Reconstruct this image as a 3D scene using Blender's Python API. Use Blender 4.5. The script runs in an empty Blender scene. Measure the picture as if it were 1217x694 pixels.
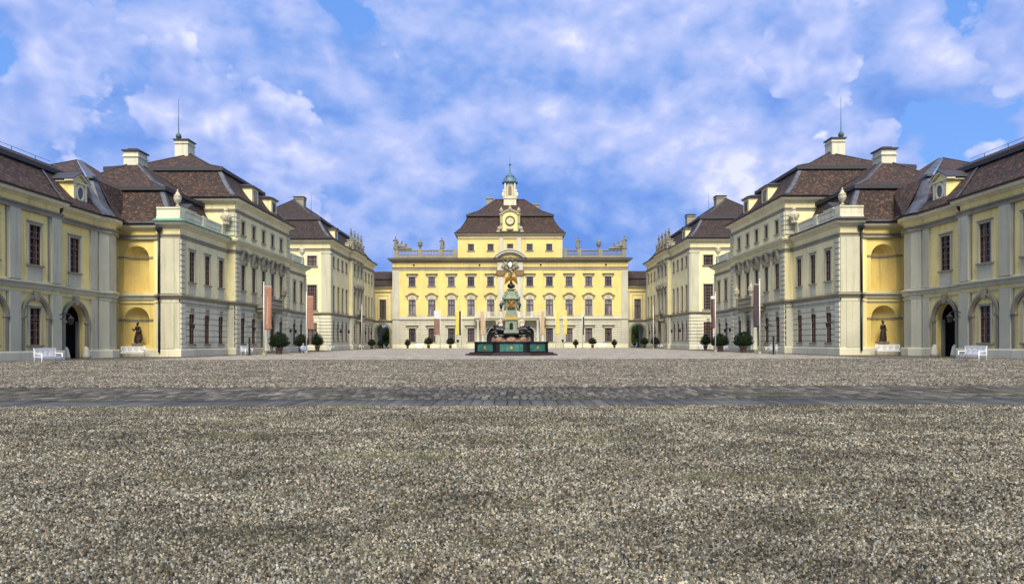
import bpy, math, random
from mathutils import Vector, Matrix, noise
from mathutils.geometry import tessellate_polygon
random.seed(7)
PI = math.pi
scene = bpy.context.scene
C = scene.collection
OFF = {}

# ------------------------------------------------------------------ materials
def new_mat(name):
    m = bpy.data.materials.new(name); m.use_nodes = True
    nt = m.node_tree; b = nt.nodes['Principled BSDF']
    return m, nt, b
def N(nt, typ, **kw):
    n = nt.nodes.new(typ)
    for k, v in kw.items():
        if k.startswith('i_'):
            key = k[2:]
            key = int(key) if key.isdigit() else key.replace('_', ' ')
            n.inputs[key].default_value = v
        else: setattr(n, k, v)
    return n
def L(nt, a, b): nt.links.new(a, b)
def mixc(nt, fac, a, b, mode='MIX'):
    n = nt.nodes.new('ShaderNodeMix'); n.data_type = 'RGBA'; n.blend_type = mode
    for sock, v in ((n.inputs[0], fac), (n.inputs[6], a), (n.inputs[7], b)):
        if hasattr(v, 'links') or hasattr(v, 'is_linked'): nt.links.new(v, sock)
        elif isinstance(v, (int, float)): sock.default_value = v
        else: sock.default_value = (v[0], v[1], v[2], 1)
    return n.outputs[2]
def ramp(nt, src, pts):
    r = nt.nodes.new('ShaderNodeValToRGB'); nt.links.new(src, r.inputs[0])
    el = r.color_ramp.elements
    while len(el) < len(pts): el.new(0.5)
    for e, (p, c) in zip(el, pts):
        e.position = p
        e.color = (c, c, c, 1) if isinstance(c, (int, float)) else (c[0], c[1], c[2], 1)
    return r.outputs[0]
def pos(nt): return nt.nodes.new('ShaderNodeNewGeometry').outputs['Position']
def mapping(nt, src, sc):
    m = N(nt, 'ShaderNodeMapping'); m.inputs['Scale'].default_value = sc
    nt.links.new(src, m.inputs[0]); return m.outputs[0]
def noi(nt, src, scale, detail=3, rough=.55):
    n = N(nt, 'ShaderNodeTexNoise'); n.inputs['Scale'].default_value = scale
    n.inputs['Detail'].default_value = detail; n.inputs['Roughness'].default_value = rough
    nt.links.new(src, n.inputs['Vector']); return n.outputs['Fac']
def bump(nt, b, h, strength=.3, dist=.02):
    n = N(nt, 'ShaderNodeBump'); n.inputs['Strength'].default_value = strength
    n.inputs['Distance'].default_value = dist
    nt.links.new(h, n.inputs['Height']); nt.links.new(n.outputs[0], b.inputs['Normal'])

def plaster(name, col, var=.12, rough=.85, stain=(.55, .53, .45), amt=.7):
    m, nt, b = new_mat(name)
    p = pos(nt)
    big = noi(nt, p, .35, 4)
    streak = noi(nt, mapping(nt, p, (2.2, 2.2, .16)), 1.0, 5, .65)
    fine = noi(nt, p, 9, 4, .7)
    c1 = mixc(nt, ramp(nt, big, [(.3, 0), (.7, 1)]), [v * (1 - var) for v in col], [min(1, v * (1 + var)) for v in col])
    st = ramp(nt, streak, [(.52, 0), (.74, amt)])
    c2 = mixc(nt, st, c1, [col[i] * stain[i] for i in range(3)])
    c3 = mixc(nt, ramp(nt, fine, [(.35, .22), (.65, 0)]), c2, [v * .72 for v in col])
    L(nt, c3, b.inputs['Base Color']); b.inputs['Roughness'].default_value = rough
    bump(nt, b, fine, .25, .02)
    return m
def simple(name, col, rough=.6, metal=0, var=.15, sc=4, bmp=.15, spec=.5):
    m, nt, b = new_mat(name)
    p = pos(nt); n = noi(nt, p, sc, 5, .65)
    L(nt, mixc(nt, ramp(nt, n, [(.3, 0), (.7, 1)]), [v * (1 - var) for v in col], [min(1, v * (1 + var)) for v in col]), b.inputs['Base Color'])
    b.inputs['Roughness'].default_value = rough; b.inputs['Metallic'].default_value = metal
    b.inputs['Specular IOR Level'].default_value = spec
    if bmp: bump(nt, b, n, bmp, .02)
    return m
def tiles(name, c1, c2, c3, w=.2, h=.17, patch=(.16, .085, .045)):
    m, nt, b = new_mat(name)
    uv = N(nt, 'ShaderNodeUVMap').outputs[0]
    br = N(nt, 'ShaderNodeTexBrick'); br.offset = .5
    L(nt, uv, br.inputs['Vector'])
    br.inputs['Scale'].default_value = 1; br.inputs['Brick Width'].default_value = w
    br.inputs['Row Height'].default_value = h; br.inputs['Mortar Size'].default_value = .012
    br.inputs['Color1'].default_value = (0, 0, 0, 1); br.inputs['Color2'].default_value = (1, 1, 1, 1)
    br.inputs['Mortar'].default_value = (.5, .5, .5, 1); br.inputs['Bias'].default_value = 0
    col = ramp(nt, br.outputs['Color'], [(0, c1), (.42, c2), (.66, c1), (.84, c3), (1, [v * 1.5 for v in c3])])
    p = pos(nt)
    big = noi(nt, p, .55, 6, .7)
    c = mixc(nt, ramp(nt, big, [(.46, 0), (.7, .75)]), col, patch, 'MIX')
    vv = noi(nt, p, 3.1, 5, .75)
    c = mixc(nt, ramp(nt, vv, [(.46, .92), (.56, 0)]), c, (.012, .008, .007))
    blk = noi(nt, mapping(nt, p, (1, 1, 1.8)), 2.6, 5, .8)
    c = mixc(nt, ramp(nt, blk, [(.55, 0), (.63, .9)]), c, [v * 2.1 for v in patch])
    c = mixc(nt, br.outputs['Fac'], c, (.018, .014, .013))
    L(nt, c, b.inputs['Base Color']); b.inputs['Roughness'].default_value = .85
    sep = N(nt, 'ShaderNodeSeparateXYZ'); L(nt, uv, sep.inputs[0])
    d = N(nt, 'ShaderNodeMath', operation='DIVIDE'); L(nt, sep.outputs[1], d.inputs[0]); d.inputs[1].default_value = h
    f = N(nt, 'ShaderNodeMath', operation='FRACT'); L(nt, d.outputs[0], f.inputs[0])
    inv = N(nt, 'ShaderNodeMath', operation='SUBTRACT'); inv.inputs[0].default_value = 1; L(nt, f.outputs[0], inv.inputs[1])
    a = N(nt, 'ShaderNodeMath', operation='ADD'); L(nt, inv.outputs[0], a.inputs[0]); L(nt, br.outputs['Color'], a.inputs[1])
    bump(nt, b, a.outputs[0], .6, .03)
    return m

M = {}
M['yellow'] = plaster('yellow_plaster', (.86, .70, .26))
M['cream'] = plaster('cream_plaster', (.84, .75, .40))
M['yellow_main'] = plaster('warm_yellow_plaster', (.71, .555, .19), .08)
M['ochre'] = plaster('ochre_plaster', (.76, .58, .18))
M['grey'] = plaster('grey_green_plaster', (.50, .485, .345))
M['pale'] = plaster('pale_stone_plaster', (.62, .60, .44), .1)
M['palemain'] = plaster('pale_grey_stone', (.52, .50, .39), .1)
M['stone'] = plaster('trim_stone', (.27, .245, .17), .18)
M['passage_shade'] = plaster('passage_shade_plaster', (.07, .06, .045), .2)  # wall colour darkened to stand for the unlit passage
M['plinth'] = plaster('cream_plinth', (.68, .64, .45), .12)
M['white'] = simple('white_paint', (.78, .78, .76), .45, var=.05)
M['pole'] = simple('white_pole', (.62, .60, .55), .4, var=.05)
M['tile'] = tiles('plain_roof_tiles', (.011, .006, .004), (.032, .016, .010), (.105, .052, .027), patch=(.10, .048, .022))
M['tile_dark'] = tiles('dark_roof_tiles', (.012, .009, .009), (.024, .016, .014), (.06, .034, .028), patch=(.055, .028, .018))
M['tile_main'] = tiles('brown_roof_tiles', (.022, .011, .009), (.038, .02, .014), (.075, .038, .025), patch=(.10, .045, .024))
M['lead'] = simple('lead_sheet', (.065, .072, .085), .6, 0, .55, 1.2)
M['ridge'] = simple('dark_ridge_cap', (.035, .033, .035), .6, 0, .2)
M['rodmetal'] = simple('dark_verdigris_rod', (.05, .10, .08), .6, .2, .3)
M['copper'] = simple('green_copper', (.12, .29, .22), .6, .1, .35, 2)
M['darkmetal'] = simple('dark_iron', (.02, .02, .022), .45, .5)
M['frame'] = simple('brown_window_wood', (.085, .032, .016), .5, var=.25)
M['frame_main'] = simple('purple_brown_window_wood', (.07, .042, .05), .5, var=.2)
M['bar'] = simple('pale_glazing_bars', (.30, .25, .24), .5)
m, nt, b = new_mat('window_glass'); oi = N(nt, 'ShaderNodeObjectInfo').outputs['Random']
L(nt, mixc(nt, ramp(nt, oi, [(.0, 0), (.6, .25), (.8, 1)]), (.015, .012, .012), (.12, .11, .115)), b.inputs['Base Color'])
b.inputs['Roughness'].default_value = .12; b.inputs['Specular IOR Level'].default_value = .5
bump(nt, b, noi(nt, pos(nt), 1.3, 2), .06, .05); M['glass'] = m
m, nt, b = new_mat('curtained_glass')
cn = noi(nt, mapping(nt, pos(nt), (7, 7, .3)), 1, 3)
L(nt, mixc(nt, ramp(nt, cn, [(.4, 0), (.6, 1)]), (.05, .045, .05), (.34, .32, .33)), b.inputs['Base Color'])
b.inputs['Roughness'].default_value = .15; M['curtain'] = m
M['black'] = simple('unlit_interior_black', (.006, .005, .005), .9, var=0, bmp=0)  # near-black colour standing for unlit interiors
M['bronze'] = simple('dark_brown_bronze', (.055, .03, .018), .45, .35, .4, 6, .3)
M['blackstone'] = simple('black_sculpture', (.007, .007, .008), .4, 0, .3, 6, .3, .4)
M['statue'] = simple('weathered_sandstone', (.17, .16, .12), .9, 0, .45, 5, .5)
M['gablestone'] = simple('weathered_gable_stone', (.33, .30, .19), .85, 0, .4, 5, .4)
M['vase'] = simple('cream_stone_vase', (.44, .40, .28), .85, 0, .3, 5, .4)
M['gold'] = simple('gilding', (.55, .38, .08), .45, .5, .15)
M['capital'] = simple('gilt_brown_capital', (.20, .12, .045), .6, .1, .3)
M['goldwing'] = simple('gilded_brown_feathers', (.24, .12, .02), .45, .5, .4, 6)
M['terracotta'] = simple('terracotta_pot', (.13, .085, .06), .8, 0, .2)
M['trunk'] = simple('bark', (.07, .05, .035), .9, 0, .3)
M['orange'] = simple('orange_banner_cloth', (.30, .15, .095), .8, 0, .12, 1.2)
M['apricot'] = simple('apricot_banner_cloth', (.46, .33, .18), .8, 0, .1, 1.2)
M['yellowflag'] = simple('yellow_banner_cloth', (.58, .50, .09), .8, 0, .08, 1.2)
M['darkflag'] = simple('dark_plum_banner_cloth', (.06, .038, .048), .8, 0, .2, 1.2)
M['brownflag'] = simple('brown_banner_cloth', (.20, .11, .08), .8, 0, .2, 1.2)
M['whiteflag'] = simple('white_banner_cloth', (.55, .55, .54), .8, 0, .05, 1.2)
M['teal'] = simple('verdigris_panel', (.03, .13, .11), .55, .1, .45, 2.5)
M['obelisk'] = simple('pale_verdigris_stone', (.17, .21, .14), .7, 0, .3, 3)
M['basinbrown'] = simple('brown_rock_stone', (.28, .17, .11), .85, 0, .55, 2.2, .6)
M['darkred'] = simple('dark_red_step_stone', (.028, .016, .015), .6, 0, .3)
M['blackframe'] = simple('black_basin_post', (.008, .008, .009), .6, 0, .2, spec=.2)
M['skin'] = simple('skin', (.55, .33, .24), .6, var=.05)
M['cloth'] = simple('pale_blue_cloth', (.30, .36, .55), .85, var=.1)
M['hair'] = simple('brown_hair', (.06, .035, .02), .8)
m, nt, b = new_mat('fountain_water'); b.inputs['Base Color'].default_value = (.03, .08, .07, 1); b.inputs['Roughness'].default_value = .06
bump(nt, b, noi(nt, pos(nt), 5, 3), .3, .03); M['water'] = m
def leafmat(name, a, bb):
    m, nt, b = new_mat(name)
    n1 = noi(nt, pos(nt), 6, 3)
    L(nt, mixc(nt, ramp(nt, n1, [(.35, 0), (.65, 1)]), a, bb), b.inputs['Base Color']); b.inputs['Roughness'].default_value = .85; b.inputs['Specular IOR Level'].default_value = .2
    return m
M['leaf'] = leafmat('dark_laurel_leaf', (.004, .009, .003), (.014, .028, .007))
M['leaf2'] = leafmat('green_tree_leaf', (.04, .085, .015), (.11, .17, .03))

# ------------------------------------------------------------------ mesh builder
class MB:
    def __init__(s, sx=1): s.v = []; s.f = []; s.m = []; s.sx = sx; s.sm = set()
    def add(s, vs, fs, mi=0, smooth=False):
        o = len(s.v)
        s.v += [(v[0] * s.sx, v[1], v[2]) for v in vs]
        for f in fs:
            if smooth: s.sm.add(len(s.f))
            s.f.append([i + o for i in (f if s.sx > 0 else f[::-1])]); s.m.append(mi)
        return s
    def bx(s, x0, x1, y0, y1, z0, z1, mi=0):
        vs = [(x, y, z) for z in (z0, z1) for y in (y0, y1) for x in (x0, x1)]
        return s.add(vs, [(0, 2, 3, 1), (4, 5, 7, 6), (0, 1, 5, 4), (2, 6, 7, 3), (0, 4, 6, 2), (1, 3, 7, 5)], mi)
    def fbx(s, F, u0, u1, d0, d1, z0, z1, mi=0):
        vs = [F.p(u, d, z) for z in (z0, z1) for d in (d0, d1) for u in (u0, u1)]
        return s.add(vs, [(0, 1, 3, 2), (4, 6, 7, 5), (0, 4, 5, 1), (2, 3, 7, 6), (0, 2, 6, 4), (1, 5, 7, 3)], mi)
    def lathe(s, c, prof, seg=16, mi=0, smooth=True, sq=1, ry=1):
        c = Vector(c); vs = []; n = len(prof)
        for r, z in prof:
            for k in range(seg):
                a = 2 * PI * (k + .5) / seg
                vs.append((c.x + r * math.cos(a) * sq, c.y + r * math.sin(a) * ry, c.z + z))
        fs = [(i * seg + k, i * seg + (k + 1) % seg, (i + 1) * seg + (k + 1) % seg, (i + 1) * seg + k) for i in range(n - 1) for k in range(seg)]
        fs.append(tuple(range(seg))[::-1]); fs.append(tuple(range((n - 1) * seg, n * seg)))
        return s.add(vs, fs, mi, smooth)
    def tube(s, p0, p1, r0, r1=None, seg=8, mi=0, smooth=True):
        p0, p1 = Vector(p0), Vector(p1); r1 = r0 if r1 is None else r1
        d = (p1 - p0).normalized(); a = Vector((0, 0, 1)) if abs(d.z) < .9 else Vector((1, 0, 0))
        u = d.cross(a).normalized(); w = d.cross(u)
        vs = [p + (u * math.cos(2 * PI * k / seg) + w * math.sin(2 * PI * k / seg)) * r for p, r in ((p0, r0), (p1, r1)) for k in range(seg)]
        fs = [(k, seg + k, seg + (k + 1) % seg, (k + 1) % seg) for k in range(seg)] + [tuple(range(seg)), tuple(range(seg, 2 * seg))[::-1]]
        return s.add(vs, fs, mi, smooth)
    def path(s, pts, r, seg=6, mi=0):
        for a, b in zip(pts, pts[1:]): s.tube(a, b, r, r, seg, mi)
        return s
    def ell(s, c, r, seg=12, rings=8, mi=0):
        c = Vector(c); vs = [(c.x, c.y, c.z - r[2])]
        for i in range(1, rings):
            t = PI * i / rings
            for k in range(seg):
                a = 2 * PI * k / seg
                vs.append((c.x + r[0] * math.sin(t) * math.cos(a), c.y + r[1] * math.sin(t) * math.sin(a), c.z - r[2] * math.cos(t)))
        vs.append((c.x, c.y, c.z + r[2])); e = len(vs) - 1
        fs = [(0, 1 + (k + 1) % seg, 1 + k) for k in range(seg)]
        fs += [(1 + i * seg + k, 1 + i * seg + (k + 1) % seg, 1 + (i + 1) * seg + (k + 1) % seg, 1 + (i + 1) * seg + k) for i in range(rings - 2) for k in range(seg)]
        b0 = 1 + (rings - 2) * seg
        fs += [(e, b0 + k, b0 + (k + 1) % seg) for k in range(seg)]
        return s.add(vs, fs, mi, True)
    def fprism(s, F, poly, d0, d1, mi=0):           # polygon in (u,z) extruded along the wall normal
        n = len(poly)
        vs = [F.p(u, d0, z) for u, z in poly] + [F.p(u, d1, z) for u, z in poly]
        fs = [(i, (i + 1) % n, n + (i + 1) % n, n + i) for i in range(n)]
        tri = tessellate_polygon([[Vector((u, z, 0)) for u, z in poly]])
        fs += [tuple(t) for t in tri] + [tuple(n + i for i in t) for t in tri]
        return s.add(vs, fs, mi)
    def zprism(s, poly, z0, z1, mi=0, top=1.0, cen=(0, 0)):   # polygon in (x,y)
        n = len(poly)
        vs = [(x, y, z0) for x, y in poly] + [(cen[0] + (x - cen[0]) * top, cen[1] + (y - cen[1]) * top, z1) for x, y in poly]
        fs = [(i, (i + 1) % n, n + (i + 1) % n, n + i) for i in range(n)] + [tuple(range(n))[::-1], tuple(range(n, 2 * n))]
        return s.add(vs, fs, mi)
    def farc(s, F, uc, zc, r0, r1, d0, d1, a0=0, a1=PI, seg=16, mi=0, ez=1):
        for k in range(seg):
            t0 = a0 + (a1 - a0) * k / seg; t1 = a0 + (a1 - a0) * (k + 1) / seg
            q = [(uc + r * math.cos(t), zc + r * math.sin(t) * ez) for r, t in ((r0, t0), (r1, t0), (r1, t1), (r0, t1))]
            vs = [F.p(u, d, z) for d in (d0, d1) for u, z in q]
            fs = [(4, 5, 6, 7), (1, 2, 6, 5), (0, 4, 7, 3)]
            if k == 0: fs.append((0, 1, 5, 4))
            if k == seg - 1: fs.append((3, 7, 6, 2))
            s.add(vs, fs, mi)
        return s
    def build(s, name, mat, parent=None, local=False):
        me = bpy.data.meshes.new(name)
        uv = []
        for f in s.f:
            ps = [Vector(s.v[i]) for i in f]
            n = Vector((0, 0, 0))
            for i in range(len(ps)):
                a, b = ps[i], ps[(i + 1) % len(ps)]
                n += Vector(((a.y - b.y) * (a.z + b.z), (a.z - b.z) * (a.x + b.x), (a.x - b.x) * (a.y + b.y)))
            if n.length < 1e-12: n = Vector((0, 0, 1))
            n.normalize()
            t = Vector((0, 0, 1)).cross(n)
            t = Vector((1, 0, 0)) if t.length < .05 else t.normalized()
            w = n.cross(t)
            uv += [(p.dot(t), p.dot(w)) for p in ps]
        off = OFF.get(parent, Vector((0, 0, 0))) if parent and not local else Vector((0, 0, 0))
        me.from_pydata([(v[0] - off.x, v[1] - off.y, v[2] - off.z) for v in s.v], [], s.f)
        ul = me.uv_layers.new(name='UVMap')
        flat = [c for q in uv for c in q]
        if len(flat) == len(ul.data) * 2: ul.data.foreach_set('uv', flat)
        for mm in (mat if isinstance(mat, (list, tuple)) else [mat]): me.materials.append(M[mm] if isinstance(mm, str) else mm)
        me.polygons.foreach_set('material_index', s.m)
        me.polygons.foreach_set('use_smooth', [i in s.sm for i in range(len(s.f))])
        me.update()
        o = bpy.data.objects.new(name, me); C.objects.link(o)
        if parent:
            o.parent = parent; OFF[o] = off
        return o
class Fr:                                            # frame on a wall: u along, d outward, z up
    def __init__(s, A, B):                           # plan points; outward is left of A->B
        A = Vector((A[0], A[1], 0)); B = Vector((B[0], B[1], 0))
        s.O = A; s.L = (B - A).length; s.U = (B - A).normalized(); s.N = Vector((-s.U.y, s.U.x, 0))
    def p(s, u, d, z): return s.O + s.U * u + s.N * d + Vector((0, 0, z))

def thing(name, label, cat, loc=(0, 0, 0), rz=0, group=None):
    o = bpy.data.objects.new(name, None); C.objects.link(o); o.empty_display_size = .3
    o.location = loc; o.rotation_euler = (0, 0, rz); o['label'] = label; o['category'] = cat
    if group: o['group'] = group
    OFF[o] = Vector(loc) if cat in ('building', 'fountain') else Vector((0, 0, 0))
    return o
def tag(o, label, cat, group=None):
    o['label'] = label; o['category'] = cat
    if group: o['group'] = group
    return o
def kind(o, k='structure'): o['kind'] = k; return o
def dup(root, loc, rz, label, group=None):
    def cp(o, par):
        c = o.copy(); C.objects.link(c)
        if par: c.parent = par
        for ch in list(o.children): cp(ch, c)
        return c
    r = cp(root, None); r.location = loc; r.rotation_euler = (0, 0, rz); r['label'] = label
    if group: r['group'] = group
    return r
def recentre(o, loc):                                # set a top-level mesh's origin at its base
    for v in o.data.vertices: v.co -= Vector(loc)
    o.location = loc; return o

# sweep of a (outward offset, z) profile along a plan path with mitred corners
def offs(path, closed=False):
    n = len(path); P = [Vector((p[0], p[1])) for p in path]; out = []
    for i in range(n):
        a = P[i - 1] if (i > 0 or closed) else None; b = P[(i + 1) % n] if (i < n - 1 or closed) else None
        n1 = n2 = None
        if a is not None: t = (P[i] - a).normalized(); n1 = Vector((-t.y, t.x))
        if b is not None: t = (b - P[i]).normalized(); n2 = Vector((-t.y, t.x))
        if n1 is None: out.append(n2)
        elif n2 is None: out.append(n1)
        else:
            q = n1 + n2; out.append(q / max(.15, q.dot(n1)))
    return P, out
def sweep(mb, path, prof, closed=False, mi=0, loop=True, caps=True):
    P, O = offs(path, closed); n = len(P); k = len(prof); vs = []
    for p, o in zip(P, O):
        for d, z in prof: vs.append((p.x + o.x * d, p.y + o.y * d, z))
    fs = []
    for i in range(n if closed else n - 1):
        j = (i + 1) % n
        for q in range(k if loop else k - 1):
            r = (q + 1) % k
            fs.append((i * k + q, j * k + q, j * k + r, i * k + r))
    if loop and caps and not closed: fs += [tuple(range(k)), tuple(range((n - 1) * k, n * k))[::-1]]
    return mb.add(vs, fs, mi)

# wall panel with rectangular or arched openings; hole = (uc, z0, z1, w, arch)
def outline(h, seg=10):
    uc, z0, z1, w, arch = h[:5]; r = w / 2
    if not arch: return [(uc - r, z0), (uc + r, z0), (uc + r, z1), (uc - r, z1)]
    zs = z1 - r
    return [(uc - r, z0), (uc + r, z0)] + [(uc + r * math.cos(PI * k / seg), zs + r * math.sin(PI * k / seg)) for k in range(seg + 1)]
def wall(mb, F, z0, z1, holes=(), depth=.2, u0=None, u1=None, d=0, mi=0, rmi=None):
    u0 = 0 if u0 is None else u0; u1 = F.L if u1 is None else u1
    outer = [(u0, z0)]; inner = []
    for h in sorted(holes):
        o = outline(h)
        if h[1] <= z0 + .01: outer += [(o[0][0], z0)] + o[2:][::-1] + [(o[1][0], z0)]
        else: inner.append(o)
    outer += [(u1, z0), (u1, z1), (u0, z1)]
    loops = [outer] + inner
    pts = [p for l in loops for p in l]
    tri = tessellate_polygon([[Vector((u, z, 0)) for u, z in l] for l in loops])
    mb.add([F.p(u, d, z) for u, z in pts], [tuple(t) for t in tri], mi)
    for h in holes:
        o = outline(h); n = len(o); dp = h[5] if len(h) > 5 else depth
        vs = [F.p(u, d, z) for u, z in o] + [F.p(u, d - dp, z) for u, z in o]
        mb.add(vs, [(i, (i + 1) % n, n + (i + 1) % n, n + i) for i in range(n)], mi if rmi is None else rmi)
def courses(mb, F, z0, z1, ch, holes=(), u0=None, u1=None, d0=-.06, d1=0, gap=.035, mi=0):
    u0 = 0 if u0 is None else u0; u1 = F.L if u1 is None else u1
    n = max(1, round((z1 - z0) / ch)); ch = (z1 - z0) / n
    for k in range(n):
        a = z0 + k * ch + gap; b = z0 + (k + 1) * ch - gap
        br = [a, b]
        for h in holes:
            for z in (h[1], h[2]) + ((h[2] - h[3] / 2,) if h[4] else ()):
                if a + .02 < z < b - .02: br.append(z)
        br.sort()
        for p, q in zip(br, br[1:]):
            zm = (p + q) / 2; iv = [(u0, u1)]
            for h in holes:
                if h[1] < zm < h[2]:
                    r = h[3] / 2
                    if h[4] and zm > h[2] - r: r = math.sqrt(max(.0001, r * r - (zm - h[2] + r) ** 2))
                    niv = []
                    for x, y in iv:
                        if h[0] - r > x: niv.append((x, min(y, h[0] - r)))
                        if h[0] + r < y: niv.append((max(x, h[0] + r), y))
                    iv = niv
            for x, y in iv:
                if y - x > .02: mb.fbx(F, x, y, d0, d1, p, q, mi)

# voxel-fused sculpture from capsules / ellipsoids
def sculpt(parts, voxel=.05, fold=.0, foldz=0):
    mb = MB()
    for p in parts:
        if p[0] == 'c':
            _, a, b, r0, r1 = p
            a = Vector(a); b = Vector(b)
            mb.tube(a, b, r0, r1, 12); mb.ell(a, (r0, r0, r0)); mb.ell(b, (r1, r1, r1))
        elif p[0] == 'e': mb.ell(p[1], p[2])
        elif p[0] == 'l': mb.lathe(p[1], p[2], 20, ry=p[3] if len(p) > 3 else 1)
        elif p[0] == 'b': mb.bx(*p[1])
    o = mb.build('tmp', 'stone'); md = o.modifiers.new('r', 'REMESH'); md.mode = 'VOXEL'; md.voxel_size = voxel
    dg = bpy.context.evaluated_depsgraph_get(); dg.update()
    me = bpy.data.meshes.new_from_object(o.evaluated_get(dg)); bpy.data.objects.remove(o)
    co = [v.co.copy() for v in me.vertices]; nn = [v.normal.copy() for v in me.vertices]
    if fold:
        for v, c, n in zip(me.vertices, co, nn):
            q = noise.noise(Vector((c.x * 7, c.y * 7, c.z * 1.6))) if c.z < foldz else noise.noise(c * 6) * .5
            v.co = c + n * q * fold
    me.materials.clear()
    for p in me.polygons: p.use_smooth = True
    return me
def mesh_obj(name, me, mat, parent=None):
    if not me.materials: me.materials.append(M[mat])
    o = bpy.data.objects.new(name, me); C.objects.link(o)
    if parent: o.parent = parent; OFF[o] = Vector((0, 0, 0))
    return o
SKYOFF = (9.1, 5.5, 0.6)
BLOBS = [(1160, 150, .14, -.2), (1150, 5, .07, -.12), (15, 55, .10, -.25), (430, 8, .08, -.16), (165, 100, .05, -.10), (600, 25, .05, -.08), (810, 105, .05, -.07),
         (700, 90, .5, .12), (100, 45, .10, .16), (250, 90, .16, .14), (960, 60, .3, .12), (600, 220, .75, .14), (60, 150, .2, .14), (480, 150, .2, .08), (400, 220, .2, .1), (1190, 90, .08, .12)]
SHADES = [(350, 240, .2, -.22), (740, 240, .2, -.26), (560, 290, .25, -.2), (100, 170, .16, -.15), (620, 90, .4, .12), (950, 60, .3, .10), (100, 40, .1, .2), (200, 60, .1, .15), (820, 260, .12, -.15), (900, 150, .12, .12), (330, 150, .08, .15)]
CUMULI = [(95, 60, .18, .41), (60, 140, .17, .37), (200, 110, .16, .37), (300, 150, .17, .35), (340, 230, .14, .24), (1020, 185, .13, .35), (1210, 50, .13, .38), (880, 200, .14, .26), (1170, 205, .1, .28), (980, 80, .2, .30)]
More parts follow.
